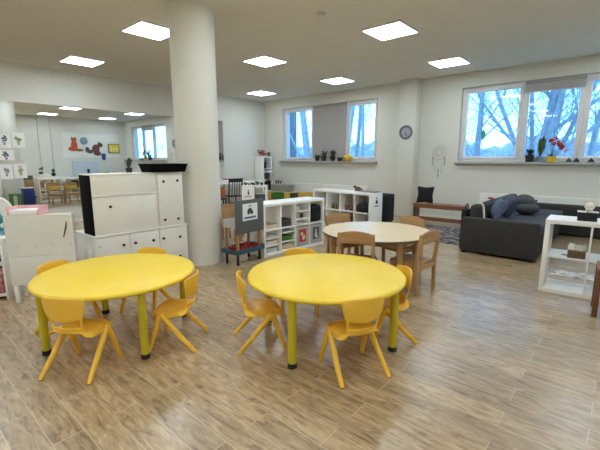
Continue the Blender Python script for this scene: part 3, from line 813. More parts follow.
# dark plants/toys on its top
for k, (dx, h_) in enumerate(((.10, .07), (.22, .05), (.34, .06), (.47, .10), (.60, .07))):
    o = thing('toy_animal', ('leftmost', 'second', 'middle', 'fourth', 'rightmost')[k]+' dark toy animal in the row on the shelf behind the felt board', 'toy', f4(dx, .15, .766), .4*k, 'toy animals on the printed door shelf')
    MB().ball((0, 0, h_*.55), (.045, .025, h_*.4), 12).ball((-.045, 0, h_*.85), (.02, .018, .02), 10).build('body', (M_dgrey, M_gwick, M_black, M_leaf, M_dgrey)[k], o)
    for sx in (-.025, .025): MB().tube([(sx, 0, h_*.4), (sx, 0, 0)], .010, 8).build('leg', M_dgrey, o)

# white desk along the left wall, black chair, red toys, orange box
ds = thing('white_desk', 'long white desk against the mirror wall behind the round column', 'desk', (-9.0, 5.55, 0))
MB().box(0, .62, 0, 2.5, .70, .73, .004).build('desktop', M_white, ds)
for y_ in (.03, 2.43):
    for x_ in (.03, .55): MB().box(x_, x_+.04, y_, y_+.04, 0, .70, .003).build('leg', M_white, ds)
o = thing('toy_basket', 'white basket with red toys on the white desk', 'basket', (-8.62, 6.72, .731), 0)
MB().lathe([(0, 0), (.13, 0), (.17, .09), (.16, .09), (.12, .012), (0, .012)], seg=24).build('body', M_white, o)
for k in range(5):
    a_ = k*1.256; solo(MB().ball((0, 0, 0), (.05, .045, .045), 12), 'toy_fruit', M_red, 'red toy fruit in the white basket on the desk', 'toy', (-8.62+.075*math.cos(a_), 6.72+.075*math.sin(a_), .80), 0, 'red toy fruits')
bc = thing('black_chair', 'black wooden chair in front of the white desk', 'chair', (-7.85, 6.32, 0), face(-1, .25))
MB().box(-.2, .2, -.2, .2, .42, .45, .008).build('seat', M_black, bc)
for sx in (-1, 1):
    MB().tube([(sx*.19, -.19, 0), (sx*.185, -.185, .44), (sx*.18, -.24, .90)], .018, 8).build('rear_leg', M_black, bc)
    MB().tube([(sx*.18, .18, 0), (sx*.18, .18, .42)], .018, 8).build('front_leg', M_black, bc)
MB().box(-.18, .18, -.25, -.225, .80, .90, .006).build('top_rail', M_black, bc)
for x_ in (-.1, -.033, .033, .1): MB().tube([(x_, -.19, .45), (x_, -.237, .80)], .009, 8).build('back_slat', M_black, bc)
MB().box(-.17, .17, -.01, .01, .22, .25, .003).build('stretcher', M_black, bc)
box_item('cardboard_box', M_orange, 'orange brown box on the floor stool beside the round column', 'box', .30, .25, .22, (-7.72, 5.74, .426), .3)
st = thing('low_stool', 'small black stool under the orange brown box', 'stool', (-7.72, 5.74, 0), .3)
MB().box(-.19, .19, -.17, .17, .39, .425, .006).build('seat', M_black, st)
for sx in (-.16, .16):
    for sy in (-.14, .14): MB().box(sx-.015, sx+.015, sy-.015, sy+.015, 0, .39).build('leg', M_black, st)

# tall corner shelf
K5 = ((-8.80, 8.36, 0), R(90)); f5 = Frame(*K5)
k5 = cube_shelf('tall_cube_shelf', 'tall narrow white cube shelf in the far corner, red flowers on top', 1, 4, *K5, back=M_gbin)
o = thing('potted_plant', 'small plant in the topmost cube of the tall corner shelf', 'plant', on(f5, 0, 3, .17, .15, .001), 0)
pot(o, .05, .06, .09, M_pot); leafy(o, 8, .16, .10, .03, 21, M_leaf, .07)
box_item('photo_box', M_dgrey, 'grey box in the second cube from the top of the corner shelf', 'box', .22, .24, .20, on(f5, 0, 2, .17, .17, .001), K5[1], lid=M_lgrey)
solo(MB().box(-.13, .13, -.22, .17, 0, .04, .005), 'paper_stack', M_paper, 'white paper stack sticking out of the tall corner shelf', 'paper', on(f5, 0, 2, .165, .10, .225), K5[1])
box_item('storage_bin', M_blackf, 'black bin in the third cube from the top of the corner shelf', 'bin', .29, .30, .29, on(f5, 0, 1, .168, .17, .001), K5[1])
box_item('storage_bin', M_dgrey, 'dark bin in the bottom cube of the corner shelf', 'bin', .29, .30, .29, on(f5, 0, 0, .168, .17, .001), K5[1])
fl = thing('flower_arrangement', 'red and pink flowers lying on top of the tall corner shelf', 'flowers', f5(.16, .16, 1.472), K5[1])
tray_ = MB().box(-.14, .12, -.12, .12, 0, .02, .005); tray_.build('dish', M_cream, fl)
rnd = random.Random(11)
for k in range(26):
    p_ = (rnd.uniform(-.13, .11), rnd.uniform(-.11, .11), .04+rnd.uniform(0, .15))
    q = MB()
    for j in range(6):
        a_ = j*PI/3; q.ball((p_[0]+.02*math.cos(a_), p_[1]+.02*math.sin(a_), p_[2]), (.019, .019, .016), 8)
    q.build('bloom', (M_red, mat('pink_petal', (232, 150, 150), .6, .1, 40))[k % 3 == 0], fl)
o = thing('storage_jar', 'dark jar at the right end on top of the corner shelf', 'jar', f5(.36, .10, 1.472), 0)
MB().lathe([(0, 0), (.045, 0), (.05, .02), (.05, .10), (.04, .115), (0, .115)], seg=20).build('body', mat('mossy_jar', (96, 96, 74), .5, .3, 40), o)
MB().lathe([(0, .115), (.042, .115), (.042, .135), (0, .135)], seg=20).build('lid', M_black, o)

# low toy bench under the blind window
tbn = thing('low_toy_bench', 'low pale wooden bench holding coloured crates under the blind window', 'bench', (-8.0, 7.72, 0))
MB().box(0, 1.75, 0, .42, .20, .225, .004).build('top', M_beechx, tbn)
for x_ in (.05, .85, 1.65): MB().box(x_, x_+.04, .02, .40, 0, .20, .003).build('leg', M_beech, tbn)
M_ywood = mat('yellow_crate_paint', (224, 186, 84), .5, .08, 10)
for (x0, x1, m_, nm, h_) in ((.0, .14, M_ywood, 'narrow yellow crate at the left end of the low bench', .20), (.16, .66, M_green, 'wide green crate on the low bench', .185),
                            (.68, .88, M_ywood, 'yellow crate right of the green crate on the low bench', .215), (.90, 1.18, mat('dark_green_crate', (64, 70, 50), .6), 'dark olive crate on the low bench', .22), (1.20, 1.66, M_ywood, 'wide yellow crate at the right end of the low bench', .25)):
    tray_item('toy_crate', m_, nm, 'crate', x1-x0, .34, h_, (-8.0+(x0+x1)/2, 7.93, .226), 0, 'crates on the low bench')
lc = thing('low_white_bench', 'low white bench under the radiator carrying a grey woven basket', 'bench', (-8.50, 8.22, 0))
MB().box(0, .95, 0, .40, .37, .40, .004).build('top', M_white, lc)
for x_ in (.02, .89): MB().box(x_, x_+.04, .02, .38, 0, .37, .003).build('leg', M_white, lc)
o = thing('woven_basket', 'grey woven basket behind the coloured crates', 'basket', (-8.02, 8.42, .401), 0)
MB().box(-.36, .36, -.15, .15, 0, .215, .02).build('body', M_gwick, o); MB().tube([(-.36, -.15, .21), (.36, -.15, .21), (.36, .15, .21), (-.36, .15, .21), (-.36, -.15, .21)], .012, 8).build('rim', M_gbin, o)
o = thing('toy_zebra', 'small black and white toy figure on the grey woven basket', 'toy', (-8.14, 8.36, .628), 0)
MB().box(-.17, .17, -.02, .02, 0, .012).build('base', M_lgrey, o)
q = MB()
for k in range(3): q.tube([(-.10+k*.1, 0, .012), (-.08+k*.1, 0, .08), (-.05+k*.1, 0, .12)], [.02, .022, .012], 8)
q.build('body', M_black, o)

# ------------------------------------------------------------------ sofa
sf = thing('corner_sofa', 'large charcoal grey corner sofa below the orchid window', 'sofa', (0, 0, 0))
# left wing: runs from the end panel (y 5.78) to the wall side
MB().box(-1.805, -.80, 5.78, 5.90, .035, .542, .02, seg=3).build('end_panel', M_char, sf)
MB().box(-1.79, -.82, 5.905, 8.20, .06, .33, .015).build('base', M_char, sf)
MB().box(-1.58, -.80, 5.91, 7.38, .335, .475, .04, seg=4).build('seat_cushion', M_seat, sf)
MB().box(-1.58, -.80, 7.40, 8.25, .335, .475, .04, seg=4).build('seat_cushion', M_seat, sf)
MB().box(-1.745, -1.59, 5.92, 8.45, .335, .715, .05, seg=4).build('backrest', M_char, sf)
MB().box(-1.58, .98, 8.30, 8.52, .01, .565, .04, seg=4).build('backrest', M_char, sf)
for x_, y_ in ((-1.76, 5.84), (-.88, 5.84), (-1.72, 8.1), (-.9, 8.1)): MB().box(x_-.025, x_+.025, y_-.025, y_+.025, 0, .06).build('foot', M_black, sf)
MB().tube([(-1.66, 5.99, .742), (-1.60, 6.0, .746), (-1.572, 6.0, .70), (-1.560, 6.0, .60), (-1.545, 6.0, .485)], .016, 8).build('pale_strap', M_cream, sf)

def cushion(name, label, m, loc, s, rot, th=.16, pinch=.1):
    n = 14; rows_t = []; rows_b = []
    t = MB()
    for sg in (1, -1):
        rows = []
        for i in range(n+1):
            u = -1+2*i/n; row = []
            for j in range(n+1):
                v = -1+2*j/n
                b_ = (1-abs(u)**2.6)*(1-abs(v)**2.6)
                px = u*s*(1-pinch*(1-abs(v))**1.0*abs(u)**3*.9); pz = v*s*(1-pinch*(1-abs(u))*abs(v)**3*.9)
                row.append((px, sg*th/2*max(0, b_)**.55, pz))
            rows.append(row)
        t.sheet(rows)
    bmesh.ops.remove_doubles(t.bm, verts=t.bm.verts, dist=.0005); bmesh.ops.recalc_face_normals(t.bm, faces=t.bm.faces)
    o = t.build(name, m, angle=70); o.location = loc; o.rotation_euler = rot
    return tag(o, label, 'cushion')
cushion('throw_cushion', 'slate blue cushion leaning on the sofa back, nearest the end panel', M_navyc, (-1.455, 6.36, .625), .175, (R(-26), 0, R(-62)), .17)['group'] = 'cushions on the sofa'
cushion('throw_cushion', 'dark patterned cushion in the middle of the three on the sofa', M_dcush, (-1.39, 6.78, .645), .190, (R(-24), R(8), R(-66)), .17)['group'] = 'cushions on the sofa'
o = thing('folded_cushion', 'plain charcoal cushion folded double, rightmost of the three on the sofa', 'cushion', (-1.23, 7.22, .478), R(-15), 'cushions on the sofa')
MB().ball((0.02, 0, .10), (.19, .17, .105), 24).build('lower_fold', M_gcush, o); MB().ball((-.05, .03, .215), (.155, .15, .115), 24).build('upper_fold', M_gcush, o)
# black bag standing between bench and sofa
o = thing('black_handbag', 'black handbag standing between the brown bench and the sofa', 'bag', (-1.85, 6.14, 0), 0)
MB().box(-.042, .042, -.12, .12, 0, .62, .02, seg=3).build('body', M_blackf, o)
MB().tube([(0, -.07, .61), (0, -.07, .66), (0, -.03, .70), (0, .03, .70), (0, .07, .66), (0, .07, .61)], .010, 8).build('handle', M_black, o)
solo(MB().ball((0, 0, .02), (.05, .07, .02), 14), 'folded_scarf', M_red, 'small dark red cloth on the left end of the sofa back', 'cloth', (-1.665, 6.75, .736), .4)

# ------------------------------------------------------------------ bench, pillow, rug
bn = thing('brown_bench', 'brown wooden bench by the square pillar under the dream catcher', 'bench', (-3.50, 7.83, 0), R(3))
MB().box(0, 1.07, 0, .36, .405, .432, .004).build('top', M_brown, bn)
for x_ in (.01, 1.035): MB().box(x_, x_+.026, .01, .35, 0, .405, .003).build('side_panel', M_dbrown, bn)
MB().box(.036, 1.035, .02, .04, .345, .405, .003).build('front_rail', M_brown, bn)
MB().box(.036, 1.035, .16, .18, .06, .14, .003).build('stretcher', M_brown, bn)
cushion('bench_cushion', 'square black cushion standing on the brown bench', M_blackf, (-3.30, 8.00, .622), .183, (R(-7), 0, R(6)), .12, .14)
solo(MB().box(-.70, .70, -.85, .74, 0, .010, .004), 'patterned_rug', checker_cloth('rug_weave', (92, 88, 86), (140, 134, 128), (66, 64, 66), 14), 'dark patterned rug on the floor between the bench and the sofa', 'rug', (-2.62, 7.06, 0), R(2))
solo(MB().box(-.55, .65, -.15, .15, 0, .010, .004), 'pale_rug', checker_cloth('pale_rug_weave', (190, 188, 184), (150, 150, 156), (216, 212, 206), 16), 'pale patterned rug on the floor behind the right white shelf', 'rug', (-.05, 5.52, 0), R(3))

# black padded cube between the shelf and the pillar
bp_ = thing('black_pouf', 'tall black padded block between the printed shelf end and the square pillar', 'pouf', (-4.02, 7.45, 0), R(-4))
MB().box(-.19, .19, -.17, .17, .03, .64, .03, seg=3).build('body', M_blackf, bp_)
MB().tube([(-.175, -.165, .60), (.175, -.165, .60), (.175, .165, .60), (-.175, .165, .60), (-.175, -.165, .60)], .008, 8).build('piping', M_black, bp_)
for sx in (-.14, .14):
    for sy in (-.12, .12): MB().lathe([(0, 0), (.02, 0), (.02, .035), (0, .035)], (sx, sy, 0), 12).build('foot', M_black, bp_)

# clock, dream catcher
ck = thing('wall_clock', 'round wall clock with a dark rim on the square pillar', 'clock', (-4.105, 8.6, 2.02))
RX = Matrix.Rotation(PI/2, 4, 'X')
MB().lathe([(.125, 0), (.16, 0), (.165, .015), (.16, .035), (.135, .035), (.125, .022)], seg=48, M=RX).build('rim', mat('clock_rim', (104, 104, 112), .4), ck)
MB().lathe([(0, 0), (.128, 0), (.128, .015), (0, .015)], seg=48, M=RX).build('dial', mat('clock_dial', (172, 168, 186), .5), ck)
for k in range(12):
    MB().box(-.005, .005, -.0175, -.0148, .095, .118, 0, Matrix.Rotation(k*PI/6, 4, 'Y')).build('hour_mark', M_black, ck)
MB().box(-.006, .006, -.020, -.0178, -.01, .070, 0, Matrix.Rotation(R(185), 4, 'Y')).build('hour_hand', M_black, ck)
MB().box(-.004, .004, -.023, -.0205, -.01, .105, 0, Matrix.Rotation(R(168), 4, 'Y')).build('minute_hand', M_black, ck)
dc = thing('dream_catcher', 'white dream catcher with hanging feathers on the wall above the bench', 'dream catcher', (-3.38, YB-.012, 1.54))
q = MB(); q.tube([(.155*math.cos(k*PI/18), 0, .155*math.sin(k*PI/18)) for k in range(37)], .011, 8); q.build('hoop', M_lgrey, dc)
q = MB(); q.tube([(.075*math.cos(k*PI/12), 0, .075*math.sin(k*PI/12)) for k in range(25)], .007, 6)
for k in range(12):
    a_ = k*PI/6; q.tube([(.155*math.cos(a_), 0, .155*math.sin(a_)), (.075*math.cos(a_+.26), 0, .075*math.sin(a_+.26))], .002, 4)
q.build('web', M_gbin, dc)
for k, (x_, l_) in enumerate(((-.14, .24), (-.075, .36), (0, .42), (.075, .36), (.14, .24))):
    zz = -math.sqrt(max(0, .155**2-x_*x_))
    c_ = MB(); c_.tube([(x_, 0, zz), (x_, 0, zz-l_+.1)], .002, 4); co = c_.build('cord', M_gbin, dc)
    q = MB()
    for j in range(2):
        z_ = zz-l_+.1+j*.10
        q.prism([(x_-.004, z_+.02), (x_+.022, z_-.03), (x_+.012, z_-.09), (x_, z_-.11), (x_-.014, z_-.08), (x_-.02, z_-.02)], .003)
    q.build('feather', M_lgrey if k % 2 else M_gbin, co)

# ------------------------------------------------------------------ plants on the sills
zs_ = SILL+.001
for k, (x_, h_, r_, sd_) in enumerate(((-6.99, .11, .05, 1), (-6.74, .17, .06, 2), (-6.43, .17, .055, 3))):
    o = thing('potted_plant', ('small potted plant at the left of the three on the blind window sill', 'potted orchid stem in the middle of the three on the blind window sill', 'bushy potted plant at the right of the three on the blind window sill')[k], 'plant', (x_, 8.84, zs_), 0, 'potted plants on the blind window sill')
    pot(o, r_*1.0, r_*1.25, h_*.85, M_pot)
    if k == 1:
        MB().tube([(0, 0, .1), (.01, 0, .25), (.03, 0, .36), (.0, 0, .42)], .004, 6).build('stem', M_leaf, o)
    leafy(o, 9, (.14, .22, .22)[k], .13, .03, sd_, M_leaf, h_*.7)
o = thing('watering_can', 'small round black pot on the blind window sill beside the yellow one', 'pot', (-6.18, 8.84, zs_), 0)
MB().lathe([(0, 0), (.06, 0), (.075, .05), (.06, .10), (.05, .10), (0, .09)], seg=24).build('body', M_black, o)
MB().tube([(.07, 0, .05), (.11, 0, .07), (.10, 0, .10), (.06, 0, .09)], .007, 6).build('handle', M_black, o)
o = thing('yellow_jug', 'bulbous yellow jug on the blind window sill', 'jug', (-5.91, 8.84, zs_), 0)
MB().lathe([(0, 0), (.08, 0), (.12, .06), (.12, .11), (.07, .17), (.05, .20), (.04, .20), (0, .15)], seg=28).build('body', M_ypot, o)
MB().tube([(.11, 0, .12), (.16, 0, .11), (.17, 0, .06), (.12, 0, .05)], .012, 8).build('handle', M_ypot, o)
solo(MB().box(-.05, .05, -.008, .008, 0, .12, .003), 'white_card', M_paper, 'white card standing on the blind window sill between the plants and the jug', 'card', (-6.315, 8.925, zs_), .05)
# orchid window
o = thing('potted_plant', 'dark leafy plant in a black pot on the right window sill', 'plant', (-1.53, 8.83, zs_), 0)
pot(o, .065, .085, .14, M_pot); leafy(o, 9, .16, .22, .028, 9, mat('dark_leaf', (48, 58, 52), .5, .3, 30), .12)
o = thing('potted_plant', 'tall bushy plant between the black pot and the orchid', 'plant', (-1.355, 8.85, zs_), 0)
pot(o, .05, .06, .10, mat('blue_grey_pot', (130, 160, 176), .4), 1); leafy(o, 24, .44, .13, .024, 13, mat('olive_leaf', (78, 96, 52), .5, .3, 30), .08)
o = thing('potted_orchid', 'red flowering orchid in a yellow pot on the right window sill', 'plant', (-1.155, 8.80, zs_), 0)
pot(o, .065, .085, .11, M_ypot); leafy(o, 5, .10, .16, .03, 17, M_leaf, .09)
rnd = random.Random(4)
for k in range(3):
    st_ = [(0, 0, .09), (-.03+.03*k, 0, .28), (-.02+.06*k, -.02, .42-.05*k), (.03+.08*k, -.03, .44-.10*k)]
    MB().tube(st_, .004, 6).build('stem', M_leaf, o)
    for j in range(4):
        p_ = Vector(st_[2]).lerp(Vector(st_[3]), j/3)+Vector((rnd.uniform(-.03, .03), rnd.uniform(-.02, .02), rnd.uniform(-.04, .03)))
        q = MB()
        for i in range(5):
            a_ = i*2*PI/5; q.ball((p_.x+.022*math.cos(a_), p_.y, p_.z+.022*math.sin(a_)), (.018, .007, .018), 8)
        q.build('bloom', (mat('crimson_petal', (158, 24, 52), .5, .15, 40), mat('pale_petal', (226, 150, 170), .5, .1, 40))[j == 3], o)
for k, (x_, m_, lab) in enumerate(((-.87, mat('green_stone', (64, 104, 92), .5), 'small green house shaped ornament on the right window sill'), (-.755, mat('navy_stone', (36, 44, 72), .5), 'navy house shaped ornament next to the green one on the sill'), (-.535, mat('navy_stone2', (34, 46, 66), .5), 'navy house shaped ornament farthest right on the sill'))):
    o = thing('ornament', lab, 'ornament', (x_, 8.80, zs_), 0, 'sill ornaments')
    MB().prism([(-.05, 0), (.05, 0), (.045, .03), (.0, .08), (-.045, .03)], .06, Matrix.Translation((0, -.03, 0))).build('body', m_, o)
    MB().box(-.053, .053, -.035, .035, 0, .010, .003).build('base', M_dgrey, o)
# green hanging charm in the left pane of the right window
o = thing('window_charm', 'small green bird charm hanging in the right window', 'charm', (-2.47, 8.93, 1.93), 0)
MB().prism([(0, .10), (.05, .02), (.03, -.09), (0, -.12), (-.03, -.09), (-.05, .02)], .006).build('body', mat('charm_green', (70, 160, 140), .4), o)
MB().tube([(0, .003, .10), (0, .003, .86)], .0015, 4).build('string', M_gbin, o)

# ------------------------------------------------------------------ right wall things (seen in the mirror)
sb = thing('white_sideboard', 'white sideboard at the right wall, seen in the mirror', 'cabinet', (.56, 4.6, 0))
MB().box(0, .46, 0, 1.5, .05, .62, .004).build('body', M_white, sb); MB().box(-.01, .47, -.01, 1.51, .62, .645, .003).build('top', M_white, sb)
MB().box(.05, .42, .05, 1.45, 0, .05).build('plinth', M_dgrey, sb)
for y_ in (.01, .51, 1.01): MB().box(-.016, 0, y_, y_+.48, .06, .61, .003).build('door', M_whiteb, sb)
for k, y_ in enumerate((5.05, 5.5)):
    o = thing('potted_plant', ('potted plant', 'second potted plant')[k]+' on the sideboard at the right wall, seen in the mirror', 'plant', (.80, y_, .646), 0)
    pot(o, .07, .09, .14, M_pot); leafy(o, 9, .30, .13, .035, 30+k, M_leaf, .12)
BN = Matrix.Rotation(PI/2, 4, 'Z')
bnr = thing('fabric_banner', 'white cloth banner pinned to the right wall, seen in the mirror', 'banner', (XR-.012, 6.0, 1.45))
rows = []
for i in range(9):
    v = i/8; row = []
    for j in range(25):
        u = j/24; sag = .10*math.sin(PI*u)*v
        row.append((-.01*math.sin(u*20)*.5, u*2.55+.06*math.sin(v*3)*(1-u), 1.15*v-sag*.8+.0))
    rows.append(row)
MB().sheet(rows, .002).build('cloth', mat('banner_cloth', (234, 235, 230), .9, .03, 10), bnr)
def animal(name, y, z, label, m, parts, cat='cutout'):
    o = thing(name, label, cat, (XR-.040, y, z), 0, 'paper cutouts on the banner')
    for nm, mm, shp in parts:
        q = MB()
        for (cy, cz, ry, rz_) in shp: q.ball((0, cy, cz), (.006, ry, rz_), 16)
        q.build(nm, mm, o)
M_fox = mat('fox_orange', (196, 92, 56), .8, .1, 30); M_sq = mat('squirrel_brown', (110, 62, 60), .8, .2, 30)
M_owl = mat('owl_teal', (120, 150, 156), .8, .2, 30); M_yel = mat('picture_yellow', (222, 204, 70), .7, .15, 30)
animal('paper_fox', 6.52, 2.0, 'orange paper fox on the banner, seen in the mirror', M_fox, [('body', M_fox, [(0, 0, .13, .22), (-.06, -.15, .2, .1)]), ('head', M_fox, [(.0, .26, .11, .09), (-.07, .33, .03, .06), (.07, .33, .03, .06)]), ('tail', M_orange, [(.2, -.2, .17, .06)])])
animal('paper_owl', 6.95, 2.22, 'round grey teal paper owl on the banner, seen in the mirror', M_owl, [('body', M_owl, [(0, 0, .17, .17)]), ('face', M_lgrey, [(-.05, .04, .05, .05), (.06, .04, .05, .05)])])
animal('paper_squirrel', 7.45, 1.80, 'brown paper squirrel on the banner, seen in the mirror', M_sq, [('body', M_sq, [(0, .05, .17, .22), (.05, -.15, .17, .1)]), ('head', M_sq, [(.20, .25, .13, .11), (.16, .36, .03, .06)]), ('tail', M_dgrey, [(-.28, -.06, .14, .09), (-.38, .02, .09, .13)])])
animal('paper_acorn', 7.78, 1.47, 'small slate paper acorn under the squirrel, seen in the mirror', M_blue, [('nut', P_navy, [(0, 0, .10, .14)]), ('cap', M_dgrey, [(0, .12, .12, .06)])])
pc = thing('yellow_picture', 'yellow painted picture with a dark frame, seen in the mirror', 'picture', (XR-.05, 8.02, 1.66))
MB().box(0, .02, 0, .55, 0, .46, .004).build('frame', mat('moss_frame', (110, 100, 44), .6), pc)
MB().box(-.004, 0, .04, .51, .04, .42).build('canvas', M_yel, pc)
q = MB()
for y_ in (.14, .28, .41): q.ball((-.004, y_, .2), (.003, .035, .10), 10)
q.build('painted_tulips', mat('tulip_white', (240, 230, 170), .7), pc)
wb = thing('whiteboard', 'whiteboard below the banner on the right wall, seen in the mirror', 'whiteboard', (XR-.02, 6.36, .62))
MB().box(0, .02, 0, 1.15, 0, .68, .004).build('frame', M_lgrey, wb); MB().box(-.003, 0, .03, 1.12, .03, .65).build('surface', mat('whiteboard_face', (206, 218, 230), .25, .01, 4), wb)
solo(MB().lathe([(0, -.05), (.10, -.05), (.10, .0), (.05, .04), (.05, .16), (.08, .2), (0, .24)], seg=16), 'black_bust', M_black, 'dark ornament standing before the whiteboard, seen in the mirror', 'ornament', (.80, 6.95, .70))
for k, y_ in enumerate((5.15, 5.62)):
    o = struct(MB().tube([(XR-.03, y_, .66), (XR-.03, y_, ZC)], .018, 8).build('trim_%d' % (k+1), M_lgrey))
st2 = thing('ornament_stand', 'low white stand under the dark ornament, seen in the mirror', 'stand', (.80, 6.95, 0))
MB().box(-.16, .16, -.16, .16, .0, .648, .006).build('body', M_white, st2)
MB().box(-.17, .17, -.17, .17, .649, .65-.0005).build('top', M_white, st2)

# things between the long shelf and the mirror
wp = None
for k, (x_, y_) in enumerate(((-5.10, 3.83), (-5.10, 4.30))):
    o = dup(wc, (x_, y_, 0), face(-1, .0), ('left of the two yellow padded wooden chairs seen in the mirror behind the long shelf', 'right of the two yellow padded wooden chairs seen in the mirror behind the long shelf')[k], 'small wooden chairs')
    MB().box(-.17, .17, -.168, -.140, .43, .55, .012).build('yellow_pad', M_ywood, o)['label'] = 'yellow back pad'
wtb = thing('white_side_table', 'small white table behind the long shelf, seen in the mirror', 'table', (-5.15, 5.0, 0))
MB().box(-.30, .30, -.22, .22, .50, .53, .004).build('tabletop', M_white, wtb)
for sx in (-.27, .27):
    for sy in (-.19, .19): MB().box(sx-.025, sx+.025, sy-.025, sy+.025, 0, .50, .003).build('leg', M_white, wtb)
box_item('storage_box', M_blue, 'dark blue box with a white lid behind the round column, seen in the mirror', 'box', .30, .27, .54, (-5.0, 3.12, 0), 0, .01, None, M_white)
gs = thing('green_stool', 'green stool beside the dark blue box, seen in the mirror', 'stool', (-5.1, 2.78, 0))
MB().box(-.16, .16, -.13, .13, .36, .40, .01).build('seat', M_green, gs)
for sx in (-.13, .13):
    for sy in (-.10, .10): MB().box(sx-.02, sx+.02, sy-.02, sy+.02, 0, .36, .004).build('leg', M_green, gs)

# ------------------------------------------------------------------ outdoors
struct(MB().box(-70, 50, YB+.45, 90, -.6, -.5).build('ground_outside', M_snow))
nb = thing('neighbouring_building', 'blue grey building corner outside the left pane of the blind window', 'building', (-16.05, 13.2, -.5))
MB().box(-4.0, 0, 0, 5, 0, 9, .02).build('wall', M_brick, nb)
MB().box(-4.1, .1, -.1, 5.1, 9, 9.3, .02).build('roof', M_dgrey, nb)
for z_ in (2.2, 5.4): MB().box(-.01, .02, 1.2, 2.6, z_, z_+1.5).build('window', M_dgrey, nb)

def tree(x, y, h, r0, label, seed, lean=0, spread=.75, levels=4, first=.2, nb_=5, fork=0):
    rnd = random.Random(seed)
    t = MB()
    def grow(p, d, L, r, lev):
        n = 5 if lev == 0 else 4; pts = [p.copy()]; rad = [r]; q = p.copy(); dd = d.copy()
        for i in range(n):
            dd = (dd+Vector((rnd.gauss(0, .10), rnd.gauss(0, .10), rnd.gauss(.10, .05)))*(1 if lev else .35)).normalized()
            q = q+dd*L/n; pts.append(q.copy()); rad.append(max(.005, r*(1-.7*(i+1)/n)))
        t.tube(pts, rad, 7 if lev == 0 else (4 if lev == 1 else 3), cap=False)
        if lev >= levels-1: return
        k_ = (nb_*2+2 if lev == 0 else nb_)
        for k in range(k_):
            u = first+(1-first)*(k+rnd.random())/k_ if lev == 0 else .15+.85*(k+rnd.random())/k_
            i = min(n-1, int(u*n)); f_ = u*n-i
            b = pts[i].lerp(pts[i+1], f_); rb = (rad[i]*(1-f_)+rad[i+1]*f_)*(.30 if lev == 0 else .5)
            a_ = rnd.uniform(0, 2*PI); ax = (pts[i+1]-pts[i]).normalized()
            s1 = ax.orthogonal().normalized(); s2 = ax.cross(s1)
            nd = (ax*rnd.uniform(.55, .9)+(s1*math.cos(a_)+s2*math.sin(a_))*spread).normalized()
            if nd.z < -.1: nd.z *= -.4
            grow(b, nd, L*rnd.uniform(.36, .56)*(1-.35*u if lev == 0 else 1), max(.008, rb), lev+1)
    grow(Vector((0, 0, -.6)), Vector((lean, 0, 1)).normalized(), h, r0, 0)
    for k in range(fork):
        a_ = k*2*PI/fork+.4
        grow(Vector((0, 0, .2)), Vector((.45*math.cos(a_), .3*math.sin(a_), 1)).normalized(), h*.8, r0*.30, 0)
    o = t.build('bare_tree', M_bark, angle=60); o.location = (x, y, 0)
    return tag(o, label, 'tree', 'bare trees outside the windows')
TL = [(-5.05, 17, 9, .16, 'bare tree outside the left pane of the orchid window', 1, .02, .9, .06, 8, 0),
      (-4.9, 26, 11, .15, 'distant bare tree behind the left pane of the orchid window', 21, -.03, .8, .1, 5, 0),
      (-2.35, 15, 10, .30, 'thick forked bare tree outside the middle pane of the orchid window', 2, .01, .75, .10, 6, 4),
      (-1.4, 20, 9, .15, 'thin bare tree right of the thick one outside the orchid window', 3, .05, .8, .1, 6, 0),
      (-3.4, 24, 10, .14, 'distant bare tree left of the thick one outside the orchid window', 31, .0, .8, .1, 6, 0),
      (.3, 18, 9, .18, 'bare tree outside the rightmost pane of the orchid window', 4, -.05, .9, .08, 7, 0),
      (1.3, 26, 11, .16, 'distant bare tree at the far right outside the orchid window', 41, 0, .9, .08, 6, 0),
      (-13.6, 16.5, 11, .24, 'straight bare tree outside the left pane of the blind window', 5, .0, .6, .25, 4, 2),
      (-13.1, 20.5, 11, .15, 'slanting bare tree outside the left pane of the blind window', 6, .06, .6, .2, 4, 0),
      (-10.5, 17.0, 12, .10, 'slim straight bare tree outside the right pane of the blind window', 7, .01, .55, .25, 4, 0),
      (-11.9, 17.5, 10, .14, 'bare tree at the left of the right pane of the blind window', 8, .0, .6, .2, 5, 0),
      (-10.8, 30, 9, .12, 'faint distant bare tree in the right pane of the blind window', 9, .04, .8, .1, 5, 0)]
for (x_, y_, h_, r_, lab, sd_, ln, sp, fs, nb2, fk) in TL:
    tree(x_, y_, h_, r_, lab, sd_, ln, sp, 4, fs, nb2, fk)
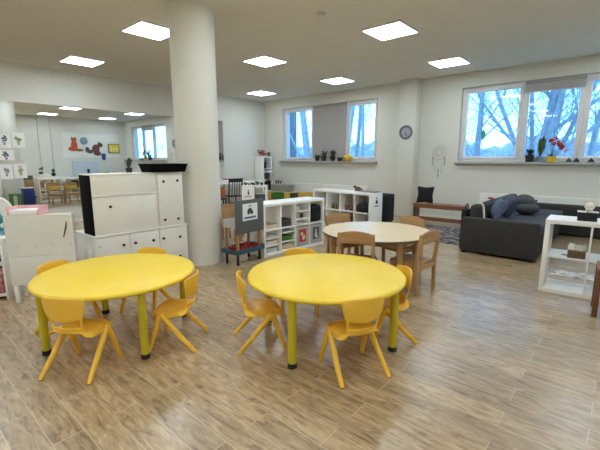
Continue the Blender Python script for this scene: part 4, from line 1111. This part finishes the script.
# distant hedge / treeline
rnd = random.Random(5)
def hedge(y0, h0, x0, x1, n, label, seed):
    t = MB(); rnd = random.Random(seed)
    rows = []
    for i in range(7):
        row = []
        for j in range(n+1):
            u = j/n; x_ = x0+(x1-x0)*u
            top = h0*(1+.35*noise.noise(Vector((x_*.25, seed, 0)))+.22*noise.noise(Vector((x_*1.3, seed, 4))))
            a_ = PI*i/6
            row.append((x_, y0-1.6*math.cos(a_)+.3*noise.noise(Vector((x_, i, seed))), -.55+(top+.55)*math.sin(a_)**.6))
        rows.append(row)
    t.sheet(rows)
    o = t.build('distant_hedge', M_hedge, angle=20); o['kind'] = 'stuff'
    return tag(o, label, 'hedge')
hedge(38, 2.9, -60, 30, 420, 'bluish distant hedge line seen low through the windows', 3)

# ------------------------------------------------------------------ world and camera
wd = bpy.data.worlds.new('winter_sky'); sc.world = wd; wd.use_nodes = True
nt = wd.node_tree; bg = nt.nodes['Background']
tc = nt.nodes.new('ShaderNodeTexCoord'); sp = nt.nodes.new('ShaderNodeSeparateXYZ')
cr = nt.nodes.new('ShaderNodeValToRGB')
e = cr.color_ramp.elements
e[0].position = 0; e[0].color = (.23, .58, 1.0, 1)
e[1].position = .75; e[1].color = (.20, .42, .78, 1)
k = e.new(.30); k.color = (.21, .56, 1.0, 1)
nz = nt.nodes.new('ShaderNodeTexNoise'); nz.inputs['Scale'].default_value = 5; nz.inputs['Detail'].default_value = 4
mr = nt.nodes.new('ShaderNodeMapRange'); mr.inputs[3].default_value = -.12; mr.inputs[4].default_value = .12
ad = nt.nodes.new('ShaderNodeMath')
L = nt.links.new
L(tc.outputs['Generated'], sp.inputs[0]); L(tc.outputs['Generated'], nz.inputs['Vector'])
L(nz.outputs['Fac'], mr.inputs[0]); L(sp.outputs['Z'], ad.inputs[0]); L(mr.outputs[0], ad.inputs[1]); L(ad.outputs[0], cr.inputs['Fac'])
L(cr.outputs['Color'], bg.inputs['Color']); bg.inputs['Strength'].default_value = 2.2

cd = bpy.data.cameras.new('camera'); cam = bpy.data.objects.new('camera', cd); COL.objects.link(cam)
cam.location = (0, 0, 1.40); cam.rotation_euler = (PI/2-.17508, 0, .71420)
cd.sensor_width = 36; cd.lens = 374.7*36/600; cd.clip_start = .05; cd.clip_end = 300
sc.camera = cam
sc.view_settings.view_transform = 'Standard'; sc.view_settings.look = 'None'
sc.view_settings.exposure = 1.35; sc.view_settings.gamma = 1; sc.view_settings.use_curve_mapping = False
sc.cycles.use_denoising = True
sc.cycles.max_bounces = 10; sc.cycles.diffuse_bounces = 5; sc.cycles.glossy_bounces = 4; sc.cycles.transparent_max_bounces = 12
sc.cycles.caustics_reflective = False; sc.cycles.caustics_refractive = False
sc.cycles.sample_clamp_indirect = 6
